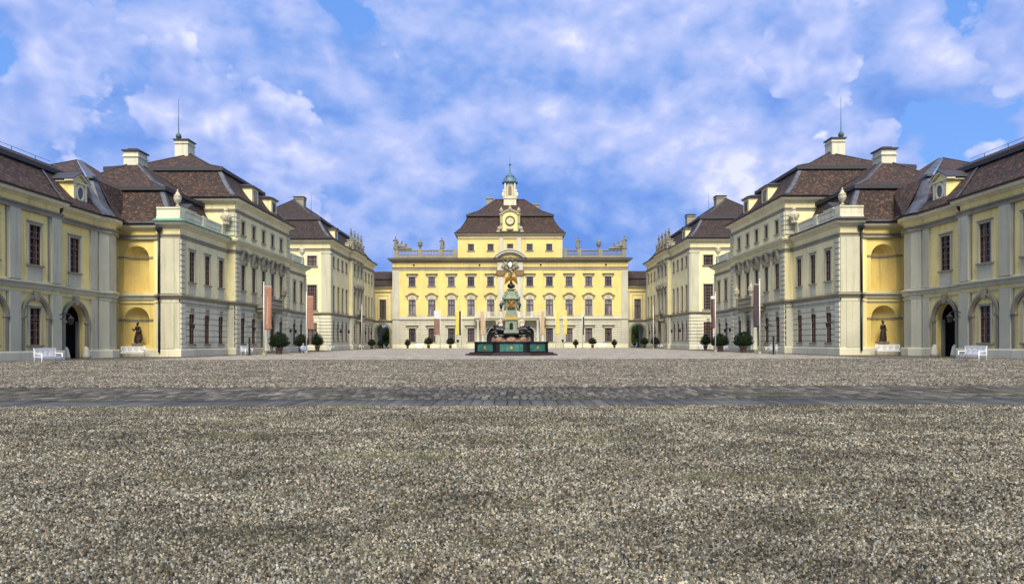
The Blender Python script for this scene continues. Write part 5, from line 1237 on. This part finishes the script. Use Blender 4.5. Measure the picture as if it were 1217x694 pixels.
# slender posts near the porticoes
for s, y, h, lab in ((-1, 69.6, 1.75, 'slim black metal post beside the bench at the left pavilion'), (1, 69.0, 1.75, 'slim black metal post beside the bench at the right pavilion'),
                     (-1, 70.6, 1.2, 'short slim grey post behind the black post on the left'), (1, 70.0, 1.3, 'short slim grey post behind the black post on the right')):
    x = s * (26.6 if h > 1.5 else 27.1)
    t = thing('metal_post', lab, 'post', (x, y, 0), group='slim posts by the porticoes')
    w = .09 if h > 1.5 else .05
    MB().bx(-w, w, -.03, .03, .05, h).bx(-w * 1.2, w * 1.2, -.045, .045, h, h + .04).build('post_shaft', 'darkmetal' if h > 1.5 else 'stone', t)
    MB().lathe((0, 0, 0), [(.16, 0), (.16, .05), (.06, .07)], 10).build('post_foot', 'darkmetal', t)

# low balustrades either side of the portico steps
for s in (-1, 1):
    t = thing('low_balustrade', 'low pale balustrade with dark urn %s of the portico' % ('left' if s < 0 else 'right'), 'balustrade', (s * 9.6, 149.5, 0), group='low balustrades by the portico')
    m = MB(); m.bx(-1.9, 1.9, -.18, .18, 0, .25).bx(-1.9, 1.9, -.2, .2, .85, 1.0)
    for k in range(11): m.lathe((-1.75 + k * .35, 0, .25), [(.06, 0), (.1, .15), (.04, .4), (.08, .6)], 6)
    m.build('railing', 'pale', t)
    m = MB(); m.bx(s * 1.9 - .25, s * 1.9 + .25, -.25, .25, 0, 1.1); m.build('pier', 'pale', t)
    m = MB(); m.lathe((s * 1.9, 0, 1.1), [(.12, 0), (.08, .15), (.3, .5), (.34, .7), (.3, .75)], 10); m.build('urn', 'bronze', t)
# ------------------------------------------------------------------ crouching person
def person():
    t = thing('person', 'person in pale blue clothing crouching at the foot of the second left banner pole', 'person', (-24.95, 82.2, 0), .5)
    H = [('e', (0, -.12, 1.12), (.085, .1, .12)), ('e', (0, -.215, 1.1), (.02, .025, .025)), ('e', (.09, -.11, 1.11), (.015, .03, .035)), ('e', (-.09, -.11, 1.11), (.015, .03, .035)), ('c', (0, -.05, .9), (0, -.1, 1.04), .055, .05),
         ('c', (0, .08, .35), (0, -.03, .8), .15, .14), ('c', (.2, -.03, .82), (.3, -.14, .58), .05, .045), ('c', (.3, -.14, .58), (.2, -.38, .52), .04, .03), ('c', (-.2, -.03, .82), (-.3, -.14, .58), .05, .045), ('c', (-.3, -.14, .58), (-.2, -.38, .52), .04, .03),
         ('e', (.18, -.44, .5), (.035, .06, .03)), ('e', (-.18, -.44, .5), (.035, .06, .03)),
         ('c', (.1, .08, .3), (.16, -.34, .5), .09, .07), ('c', (.16, -.34, .5), (.14, -.12, .08), .06, .045), ('c', (.14, -.16, .05), (.15, -.38, .04), .045, .035),
         ('c', (-.1, .08, .3), (-.16, -.34, .5), .09, .07), ('c', (-.16, -.34, .5), (-.14, -.12, .08), .06, .045), ('c', (-.14, -.16, .05), (-.15, -.38, .04), .045, .035)]
    for sx in (-1, 1):
        for i in range(4): H.append(('c', (sx * .18 + (i - 1.5) * .018, -.47, .5), (sx * .18 + (i - 1.5) * .02, -.54 + abs(i - 1.2) * .012, .47), .009, .008))
        H.append(('c', (sx * .15, -.42, .5), (sx * .125, -.48, .48), .01, .009))
    b_ = mesh_obj('body', sculpt(H, .012), 'skin', t)
    J = [('c', (0, .08, .36), (0, -.03, .8), .19, .17), ('c', (.19, -.03, .84), (.3, -.14, .58), .075, .065), ('c', (.3, -.14, .58), (.21, -.35, .52), .06, .05), ('c', (-.19, -.03, .84), (-.3, -.14, .58), .075, .065), ('c', (-.3, -.14, .58), (-.21, -.35, .52), .06, .05), ('c', (.15, -.03, .87), (-.15, -.03, .87), .075, .075)]
    mesh_obj('jacket', sculpt(J, .018, .02, 0), 'cloth', t)
    T = []
    for sx in (-1, 1): T += [('c', (sx * .1, .08, .3), (sx * .16, -.34, .5), .12, .09), ('c', (sx * .16, -.34, .5), (sx * .14, -.12, .12), .08, .065)]
    mesh_obj('trousers', sculpt(T + [('e', (0, .1, .3), (.2, .18, .15))], .018, .01, 0), 'cloth', t)
    mesh_obj('hair', sculpt([('e', (0, -.09, 1.16), (.1, .11, .11)), ('e', (0, -.03, 1.09), (.09, .08, .1))], .014), 'hair', t)
person()

# ------------------------------------------------------------------ garden trees beyond the archways
def tree(x, y, h, r, seed, label):
    rnd = random.Random(seed); t = thing('garden_tree', label, 'tree', (x, y, 0), group='garden trees beyond the archways')
    m = MB(); m.tube((0, 0, 0), (.1, 0, h * .45), .22, .13, 8)
    for k in range(6):
        a = k * 1.05 + rnd.random(); m.tube((.1, 0, h * (.25 + .03 * k)), (r * .7 * math.cos(a), r * .7 * math.sin(a), h * (.5 + .06 * k)), .08, .03, 6)
    m.build('trunk', 'trunk', t, local=True)
    cl = [(Vector((rnd.uniform(-r, r) * .7, rnd.uniform(-r, r) * .7, rnd.uniform(h * .3, h * .85))), rnd.uniform(.35, .6) * r) for _ in range(16)]
    def fn(q):
        c, rr = q.choice(cl); d = Vector((q.gauss(0, 1), q.gauss(0, 1), q.gauss(0, 1))).normalized(); return c + d * rr * q.uniform(.5, 1), d
    m = MB(); leaf_cloud(m, fn, 5000, .13, rnd); m.build('crown', 'leaf2', t, local=True)
tree(-32.0, 171, 6.5, 3.0, 1, 'leafy green tree seen through the left garden archway')
tree(-27.5, 178, 6.0, 2.4, 3, 'second leafy green tree deeper behind the left garden archway')
tree(32.5, 174, 6.5, 2.8, 2, 'small green tree seen through the right garden archway')

for s in (-1, 1):
    t = thing('garden_hedge', 'tall green garden hedge far behind the %s archway' % ('left' if s < 0 else 'right'), 'hedge', (s * 36.5, 192, 0), group='hedges behind the archways')
    rnd = random.Random(11 + s)
    def fn(q): 
        x_ = q.uniform(-7, 7); return Vector((x_, q.uniform(-.8, .8), q.uniform(.1, 1) ** .8 * (5.6 + 1.2 * noise.noise(Vector((x_ * .5, s, 0)))))), Vector((0, -1, .3))
    m = MB(); leaf_cloud(m, fn, 6000, .2, rnd); m.build('foliage', 'leaf2', t, local=True)
    m = MB()
    for k in range(9): m.tube((-6.4 + k * 1.6, 0, 0), (-6.3 + k * 1.6, 0, 4.5), .12, .05, 6)
    for k in range(9): m.ell((-6.4 + k * 1.6, .1, 2.4), (.9, .55, 2.3), 8, 6)
    m.build('woody_core', 'leaf', t, local=True)

# ------------------------------------------------------------------ ground
def gravel():
    m, nt, b = new_mat('cobble_gravel')
    p = pos(nt)
    sep = N(nt, 'ShaderNodeSeparateXYZ'); L(nt, p, sep.inputs[0])
    wob = N(nt, 'ShaderNodeTexNoise', i_Scale=3.0, i_Detail=2.0); L(nt, p, wob.inputs['Vector'])
    v1 = N(nt, 'ShaderNodeTexVoronoi', i_Scale=38.0, i_Randomness=1.0); L(nt, p, v1.inputs['Vector'])
    v2 = N(nt, 'ShaderNodeTexVoronoi', i_Scale=15.0); L(nt, p, v2.inputs['Vector'])
    ve = N(nt, 'ShaderNodeTexVoronoi', feature='DISTANCE_TO_EDGE', i_Scale=38.0); L(nt, p, ve.inputs['Vector'])
    def val(c):
        s_ = N(nt, 'ShaderNodeSeparateColor'); L(nt, c, s_.inputs[0]); return s_.outputs
    c1 = val(v1.outputs['Color'])
    col = ramp(nt, c1[0], [(0, (.05, .047, .038)), (.22, (.12, .115, .093)), (.45, (.19, .18, .147)), (.7, (.28, .268, .22)), (.9, (.38, .365, .3)), (1, (.52, .505, .42))])
    tint = ramp(nt, c1[1], [(0, (.62, .72, .88)), (.35, (1, 1, 1)), (.7, (1, .97, .86)), (.93, (1.0, .82, .6)), (1, (1, .6, .42))])
    col = mixc(nt, 1.0, col, tint, 'MULTIPLY')
    # larger stones and multi scale grain, so it stays speckled into the distance
    c2 = val(v2.outputs['Color'])
    col = mixc(nt, .75, col, ramp(nt, c2[0], [(0, .45), (.5, .95), (1, 1.5)]), 'MULTIPLY')
    v3 = N(nt, 'ShaderNodeTexVoronoi', i_Scale=3.6); L(nt, mapping(nt, p, (1, .55, 1)), v3.inputs['Vector'])
    c3 = val(v3.outputs['Color']); col = mixc(nt, .55, col, ramp(nt, c3[0], [(0, .55), (.5, 1), (1, 1.45)]), 'MULTIPLY')
    big = noi(nt, mapping(nt, p, (.12, .22, 1)), 1, 5, .6); col = mixc(nt, 1.0, col, ramp(nt, big, [(.3, .72), (.5, 1), (.72, 1.22)]), 'MULTIPLY')
    mid = noi(nt, mapping(nt, p, (1.2, .9, 1)), 1, 6, .7); col = mixc(nt, 1.0, col, ramp(nt, mid, [(.3, .62), (.5, 1), (.7, 1.25)]), 'MULTIPLY')
    gap = ramp(nt, ve.outputs['Distance'], [(.0, 1), (.12, 0)])
    col = mixc(nt, gap, col, (.035, .03, .024))
    # moss and soil patches in the foreground
    mo = noi(nt, mapping(nt, p, (.35, .8, 1)), 1, 4, .6)
    mf = ramp(nt, mo, [(.56, 0), (.68, .55)])
    col = mixc(nt, mf, col, (.10, .11, .035), 'MIX')
    br = noi(nt, mapping(nt, p, (.5, .5, 1)), 1, 3); col = mixc(nt, ramp(nt, br, [(.5, 0), (.75, .35)]), col, (.17, .12, .07))
    L(nt, col, b.inputs['Base Color']); b.inputs['Roughness'].default_value = .85; b.inputs['Specular IOR Level'].default_value = .15
    hh = N(nt, 'ShaderNodeMath', operation='ADD'); L(nt, ramp(nt, ve.outputs['Distance'], [(0, 0), (.3, .7)]), hh.inputs[0]); L(nt, c1[2], hh.inputs[1])
    bump(nt, b, hh.outputs[0], .9, .03)
    return m
M['gravel'] = gravel()
def setts(name, base, bw, bh, lo=.55, hi=1.35, mort=.02, uvrot=False):
    m, nt, b = new_mat(name)
    p = pos(nt); br = N(nt, 'ShaderNodeTexBrick'); L(nt, p, br.inputs['Vector']); br.inputs['Scale'].default_value = 1
    br.inputs['Brick Width'].default_value = bw; br.inputs['Row Height'].default_value = bh; br.inputs['Mortar Size'].default_value = mort
    br.inputs['Color1'].default_value = (0, 0, 0, 1); br.inputs['Color2'].default_value = (1, 1, 1, 1)
    f = ramp(nt, br.outputs['Color'], [(0, lo), (1, hi)])
    col = mixc(nt, 1.0, base, f, 'MULTIPLY')
    n1 = noi(nt, p, 14, 4, .7); col = mixc(nt, 1.0, col, ramp(nt, n1, [(.3, .65), (.7, 1.3)]), 'MULTIPLY')
    n2 = noi(nt, mapping(nt, p, (.3, .8, 1)), 1, 4); col = mixc(nt, 1.0, col, ramp(nt, n2, [(.3, .75), (.7, 1.25)]), 'MULTIPLY')
    col = mixc(nt, br.outputs['Fac'], col, (.022, .021, .02))
    L(nt, col, b.inputs['Base Color']); b.inputs['Roughness'].default_value = .85; b.inputs['Specular IOR Level'].default_value = .15
    inv = N(nt, 'ShaderNodeMath', operation='SUBTRACT'); inv.inputs[0].default_value = 1; L(nt, br.outputs['Fac'], inv.inputs[1])
    bump(nt, b, inv.outputs[0], .8, .02)
    return m
M['farpave'] = setts('pale_court_setts', (.30, .275, .225), .5, .5, .7, 1.3, .02)
M['sidepave'] = setts('brown_grey_setts', (.13, .115, .09), .3, .3, .6, 1.4)
M['strip'] = setts('pale_stone_strip', (.46, .44, .38), 1.2, .6, .85, 1.1)
M['kerb'] = setts('dark_kerb_stone', (.07, .068, .065), 1.1, .4)
M['jointsoil'] = simple('dark_joint_soil', (.03, .028, .024), .95, 0, .3, spec=.1)
def island(name, pts, tint=None, patch=.25, grain=30):
    m, nt, b = new_mat(name); g = N(nt, 'ShaderNodeNewGeometry'); r = g.outputs['Random Per Island']; p = g.outputs['Position']
    col = ramp(nt, r, pts)
    k = N(nt, 'ShaderNodeMath', operation='MULTIPLY'); L(nt, r, k.inputs[0]); k.inputs[1].default_value = 17.3
    k2 = N(nt, 'ShaderNodeMath', operation='FRACT'); L(nt, k.outputs[0], k2.inputs[0])
    col = mixc(nt, 1.0, col, ramp(nt, k2.outputs[0], tint or [(0, (.8, .88, 1.0)), (.3, (1, 1, 1)), (.65, (1, .97, .88)), (.94, (1.0, .88, .7)), (1, (1, .68, .5))]), 'MULTIPLY')
    big = noi(nt, mapping(nt, p, (.25, .5, 1)), 1, 5, .65); col = mixc(nt, 1.0, col, ramp(nt, big, [(.3, 1 - patch), (.5, 1), (.72, 1 + patch)]), 'MULTIPLY')
    b2 = noi(nt, mapping(nt, p, (.9, 1.6, 1)), 1, 5, .7); col = mixc(nt, 1.0, col, ramp(nt, b2, [(.3, 1 - patch), (.5, 1), (.7, 1 + patch)]), 'MULTIPLY')
    mo = noi(nt, mapping(nt, p, (.4, .9, 1)), 1, 4, .6); col = mixc(nt, ramp(nt, mo, [(.55, 0), (.7, .5)]), col, (.10, .105, .04))
    gr = noi(nt, p, grain, 3, .7); col = mixc(nt, 1.0, col, ramp(nt, gr, [(.3, .75), (.7, 1.2)]), 'MULTIPLY')
    L(nt, col, b.inputs['Base Color']); b.inputs['Roughness'].default_value = .85; b.inputs['Specular IOR Level'].default_value = .15
    return m
M['pebble'] = island('gravel_stone', [(0, (.016, .0145, .011)), (.2, (.058, .054, .041)), (.5, (.108, .103, .080)), (.8, (.19, .183, .145)), (1, (.37, .355, .29))], patch=.42)
M['cobble'] = island('court_cobble', [(0, (.045, .041, .033)), (.3, (.10, .092, .074)), (.7, (.165, .153, .125)), (1, (.31, .29, .24))], [(0, (.95, .97, 1.0)), (.8, (1.02, 1, .95)), (1, (1, .88, .78))], patch=.3)
M['settstone'] = island('worn_sett', [(0, (.045, .043, .038)), (.5, (.078, .074, .064)), (.85, (.11, .104, .09)), (1, (.16, .15, .13))], [(0, (.95, .98, 1.0)), (1, (1.05, 1, .90))], .3, 14)
M['slabstone'] = island('blue_grey_slab', [(0, (.05, .051, .052)), (.5, (.068, .069, .07)), (1, (.095, .095, .094))], [(0, (.98, 1, 1.0)), (1, (1, 1, .96))], .2, 10)
def sheet(name, pts, z, mat, t=0):
    mb = MB()
    if t: mb.zprism(pts, z - t, z)
    else: mb.add([(x, y, z) for x, y in pts], [tuple(range(len(pts)))])
    return kind(mb.build(name, mat))
import numpy as np
def stones(name, cx, cy, sx, sy, h, rot, z0, mat, rng, top=.62, jit=.16, knd='stuff'):
    n = len(cx)
    base = np.array([(-1, -1), (1, -1), (1, 1), (-1, 1)], float) * .5
    V = np.zeros((n, 8, 3))
    for l, (sc, zz) in enumerate(((1, -.3), (top, 1))):
        for k in range(4):
            bx_ = base[k, 0] * sx * sc * (1 + rng.uniform(-jit, jit, n)); by_ = base[k, 1] * sy * sc * (1 + rng.uniform(-jit, jit, n))
            c, s_ = np.cos(rot), np.sin(rot)
            V[:, l * 4 + k, 0] = cx + bx_ * c - by_ * s_; V[:, l * 4 + k, 1] = cy + bx_ * s_ + by_ * c
            V[:, l * 4 + k, 2] = z0 + h * zz * (1 + (rng.uniform(-jit, jit, n) if l else 0))
    F = np.array([(4, 5, 6, 7), (0, 1, 5, 4), (1, 2, 6, 5), (2, 3, 7, 6), (3, 0, 4, 7)])
    idx = (np.arange(n)[:, None, None] * 8 + F[None]).reshape(-1)
    me = bpy.data.meshes.new(name); me.vertices.add(n * 8); me.vertices.foreach_set('co', V.reshape(-1))
    nf = n * 5; me.loops.add(nf * 4); me.loops.foreach_set('vertex_index', idx.astype(np.int32))
    me.polygons.add(nf); me.polygons.foreach_set('loop_start', (np.arange(nf) * 4).astype(np.int32))
    me.update(calc_edges=True); me.materials.append(M[mat])
    o = bpy.data.objects.new(name, me); C.objects.link(o); return kind(o, knd)
rng = np.random.default_rng(4)
def field(y0, y1, sp, slope=.8, pad=1.0):
    xs = np.arange(-(slope * y1 + pad), slope * y1 + pad, sp); ys = np.arange(y0, y1, sp)
    X, Y = np.meshgrid(xs, ys); X = X.ravel() + rng.uniform(-.4, .4, X.size) * sp; Y = Y.ravel() + rng.uniform(-.4, .4, Y.size) * sp
    k = (np.abs(X) < slope * Y + pad) & (Y > y0) & (Y < y1 - sp * .5); return X[k], Y[k]
X0, Y0_ = field(2.9, 5.0, .0135, .8, 2.2); X1, Y1 = field(5.0, 7.5, .0175, .8, 3.0); X2, Y2 = field(7.5, 13.33, .0215, .85, 3.5)
X = np.concatenate([X0, X1, X2]); Y = np.concatenate([Y0_, Y1, Y2]); S = np.concatenate([np.full(len(X0), .0145), np.full(len(X1), .0185), np.full(len(X2), .0225)])
n = len(X); sz = S * rng.uniform(.7, 1.25, n)
stones('gravel_stones', X, Y, sz, sz * rng.uniform(.7, 1.1, n), sz * rng.uniform(.35, 1.25, n), rng.uniform(0, PI, n), 0, 'pebble', rng)
X1, Y1 = field(19.35, 32, .06, .78, 3); X2, Y2 = field(32, 48.6, .085, .78, 3); X = np.concatenate([X1, X2]); Y = np.concatenate([Y1, Y2]); n = len(X); sz = np.concatenate([np.full(len(X1), .062), np.full(len(X2), .087)]) * rng.uniform(.75, 1.15, n); 
stones('cobble_stones', X, Y, sz, sz * rng.uniform(.75, 1.1, n), sz * rng.uniform(.25, .8, n), rng.uniform(0, PI, n), 0, 'cobble', rng)
R = 700
sheet('ground', [(-R, -60), (R, -60), (R, 1200), (-R, 1200)], 0, 'gravel')
sheet('path_bed', [(-70, 13.35), (70, 13.35), (70, 19.3), (-70, 19.3)], .004, 'jointsoil')
xs = []; ys = []; wx = []; wy = []
y = 14.72
while y < 19.1:
    d_ = rng.uniform(.40, .55); x = -40 + rng.uniform(0, .3)
    while x < 40:
        w_ = rng.uniform(.13, .21); xs.append(x + w_ / 2); ys.append(y + d_ / 2); wx.append(w_ - .038); wy.append(d_ - .04); x += w_
    y += d_
n = len(xs); stones('path', np.array(xs), np.array(ys), np.array(wx), np.array(wy), rng.uniform(.02, .032, n), rng.uniform(-.008, .008, n), 0, 'settstone', rng, .86, .03, 'structure')
xs = []; wx = []; x = -40
while x < 40: w_ = rng.uniform(.20, .28); xs.append(x + w_ / 2); wx.append(w_ - .022); x += w_
n = len(xs); stones('path', np.array(xs), np.full(n, 14.03), np.array(wx), np.full(n, 1.26), np.full(n, .03) + rng.uniform(0, .006, n), rng.uniform(-.006, .006, n), 0, 'slabstone', rng, .96, .01, 'structure')
sheet('kerb', [(-27.8, 48.7), (27.8, 48.7), (27.8, 49.9), (-27.8, 49.9)], .035, 'kerb')
sheet('courtyard_paving', [(-27.8, 49.9), (27.8, 49.9), (27.8, 153), (-27.8, 153)], .004, 'farpave')
for s in (-1, 1):
    q = lambda pts: [(s * x, y) for x, y in pts][::s]
    sheet('pavement', q([(32.2, 36), (50, 36), (50, 200), (31.5, 200), (31.5, 156), (27.8, 156), (27.8, 50), (32.2, 45)]), .008, 'sidepave')
    sheet('paving_strip', q([(4.6, 63.2), (11.5, 58.0), (12.0, 58.4), (4.6, 64.1)]), .009, 'strip')
# subtle undulation of the forecourt is left out: it is level

# ------------------------------------------------------------------ sky, sun, camera
w = bpy.data.worlds.new('World'); scene.world = w; w.use_nodes = True
w.cycles.sampling_method = 'MANUAL'; w.cycles.sample_map_resolution = 256
nt = w.node_tree; bg = nt.nodes['Background']
SUN_EL, SUN_AZ = math.radians(50), math.radians(181)     # azimuth clockwise from +Y: behind the camera, slightly left
sky = N(nt, 'ShaderNodeTexSky'); sky.sky_type = 'NISHITA'; sky.sun_disc = False; sky.sun_elevation = SUN_EL; sky.sun_rotation = SUN_AZ
sky.air_density = 1.0; sky.dust_density = .6; sky.ozone_density = 2.0
tc = N(nt, 'ShaderNodeTexCoord'); g = tc.outputs['Generated']
def math2(op, a, b_):
    n = N(nt, 'ShaderNodeMath', operation=op)
    for i, v in enumerate((a, b_)):
        if isinstance(v, (int, float)): n.inputs[i].default_value = v
        else: L(nt, v, n.inputs[i])
    return n.outputs[0]
def nz(off, scale, detail, rough, dist, sc):
    mp = N(nt, 'ShaderNodeMapping'); mp.inputs['Scale'].default_value = sc; mp.inputs['Location'].default_value = off; L(nt, g, mp.inputs[0])
    n = N(nt, 'ShaderNodeTexNoise', i_Scale=scale, i_Detail=detail, i_Roughness=rough, i_Distortion=dist); L(nt, mp.outputs[0], n.inputs['Vector']); return n.outputs['Fac']
def cl(off, scale, detail, rough, dist=0.0, sc=(1, 1, 1.7), puff=0):
    n = nz(off, scale, detail, rough, dist, sc)
    if not puff: return n
    bl = math2('ABSOLUTE', math2('SUBTRACT', nz(off, scale * 2.6, 5, .5, 0, sc), .5), 0)
    b2 = math2('ABSOLUTE', math2('SUBTRACT', nz(off, scale * 6.5, 4, .5, 0, sc), .5), 0)
    n = math2('ADD', math2('MULTIPLY', math2('SUBTRACT', n, .5), 1.35), .46)
    return math2('ADD', n, math2('ADD', math2('MULTIPLY', bl, puff), math2('MULTIPLY', b2, puff * .4)))
def blob(px, py, r, wgt):
    dv = Vector(((px - 606) / 811, 1, (407 - py) / 811)).normalized()
    n = N(nt, 'ShaderNodeVectorMath', operation='DISTANCE'); L(nt, g, n.inputs[0]); n.inputs[1].default_value = dv
    m = N(nt, 'ShaderNodeMapRange'); m.interpolation_type = 'SMOOTHERSTEP'; L(nt, n.outputs['Value'], m.inputs[0])
    m.inputs[1].default_value = 0; m.inputs[2].default_value = r; m.inputs[3].default_value = wgt; m.inputs[4].default_value = 0
    return m.outputs[0]
OX, OY, OZ = SKYOFF
base = cl((OX, OY, OZ), 2.9, 8, .5, .05, (1, 1, 1.45), .75)
soft = cl((OX, OY, OZ), 2.9, 6, .45, .05, (1, 1, 1.45), .75)
lit = cl((OX + .02, OY, OZ + .055), 2.9, 6, .45, .05, (1, 1, 1.45), .75)
for bl in BLOBS: base = math2('ADD', base, blob(*bl)); 
mulv = math2('ADD', math2('ADD', math2('MULTIPLY', math2('SUBTRACT', soft, lit), 2.6), math2('MULTIPLY', math2('SUBTRACT', base, .55), .4)), .42)
for bl in SHADES: mulv = math2('ADD', mulv, blob(*bl))
mulv = math2('ADD', math2('MULTIPLY', mulv, .8), .09)
wisp = cl((1, 2, 3), 2.0, 8, .62, .5, (1, 1, 3.0))
K = 5.35
cs = lambda c: [v * K for v in c]
shade = ramp(nt, mulv, [(.0, cs((.13, .27, .70))), (.3, cs((.21, .35, .75))), (.52, cs((.32, .43, .79))), (.74, cs((.42, .50, .83))), (.9, cs((.55, .60, .88))), (1.0, cs((.68, .71, .92)))])
shade = mixc(nt, ramp(nt, wisp, [(.5, 0), (.8, .35)]), shade, cs((.50, .56, .92)))
skyc = mixc(nt, .8, sky.outputs[0], cs((.12, .30, .78)))
mask = ramp(nt, base, [(.41, 0), (.445, .75), (.53, 1)])
c = mixc(nt, mask, skyc, shade)
# nearer cumulus heads with crisp lit edges and blue grey undersides
SC2 = (1, 1, 1.15)
def cum(o, det):
    n = nz(o, 3.6, det, .5, .05, SC2)
    b1 = math2('ABSOLUTE', math2('SUBTRACT', nz(o, 8.5, det, .52, 0, SC2), .5), 0); b2_ = math2('ABSOLUTE', math2('SUBTRACT', nz(o, 19.0, det, .5, 0, SC2), .5), 0)
    return math2('ADD', math2('ADD', math2('MULTIPLY', n, .7), math2('MULTIPLY', b1, .9)), math2('MULTIPLY', b2_, .45))
q0 = cum((3.1, 1.7, 8.2), 7); q1 = cum((3.1 + .012, 1.7, 8.2 + .03), 3); q2 = cum((3.1, 1.7, 8.2), 3)
bl2 = None
for bl in CUMULI: bl2 = blob(*bl) if bl2 is None else math2('MAXIMUM', bl2, blob(*bl))
q0b = math2('ADD', q0, bl2)
m2 = ramp(nt, q0b, [(.675, 0), (.71, .8), (.78, .95)])
sh2 = math2('ADD', math2('MULTIPLY', math2('SUBTRACT', q2, q1), 2.7), math2('MULTIPLY', math2('SUBTRACT', .72, q0b), .7))
sh2 = math2('ADD', sh2, .50)
col2 = ramp(nt, sh2, [(.0, cs((.19, .32, .72))), (.3, cs((.28, .39, .77))), (.52, cs((.38, .47, .81))), (.75, cs((.52, .58, .87))), (1.0, cs((.74, .76, .93)))])
c = mixc(nt, m2, c, col2)
sepg = N(nt, 'ShaderNodeSeparateXYZ'); L(nt, g, sepg.inputs[0])
low = ramp(nt, sepg.outputs[2], [(-.0, 1), (.02, 0)])
c = mixc(nt, low, c, cs((.30, .30, .30)))
L(nt, c, bg.inputs[0]); bg.inputs[1].default_value = .05
sl = bpy.data.lights.new('sun', 'SUN'); sl.energy = 1.5; sl.angle = math.radians(35); sl.color = (1, .91, .76)
so = bpy.data.objects.new('sun', sl); C.objects.link(so)
d = Vector((math.sin(SUN_AZ) * math.cos(SUN_EL), math.cos(SUN_AZ) * math.cos(SUN_EL), math.sin(SUN_EL)))
so.rotation_euler = d.to_track_quat('Z', 'Y').to_euler(); so.location = d * 100

cam = bpy.data.cameras.new('camera'); co = bpy.data.objects.new('camera', cam); C.objects.link(co)
cam.sensor_width = 36; cam.lens = 24; cam.clip_start = .05; cam.clip_end = 3000
cam.shift_x = 2.0 / 1217; cam.shift_y = (407 - 347) / 1217
co.location = (0, 0, 1.25)
co.matrix_world = Matrix.Translation((0, 0, 1.25)) @ Matrix.Rotation(math.radians(.14), 4, 'Y') @ Matrix.Rotation(PI / 2, 4, 'X')
scene.camera = co
scene.view_settings.view_transform = 'Standard'; scene.view_settings.look = 'None'
scene.view_settings.exposure = 2.15; scene.view_settings.gamma = 1
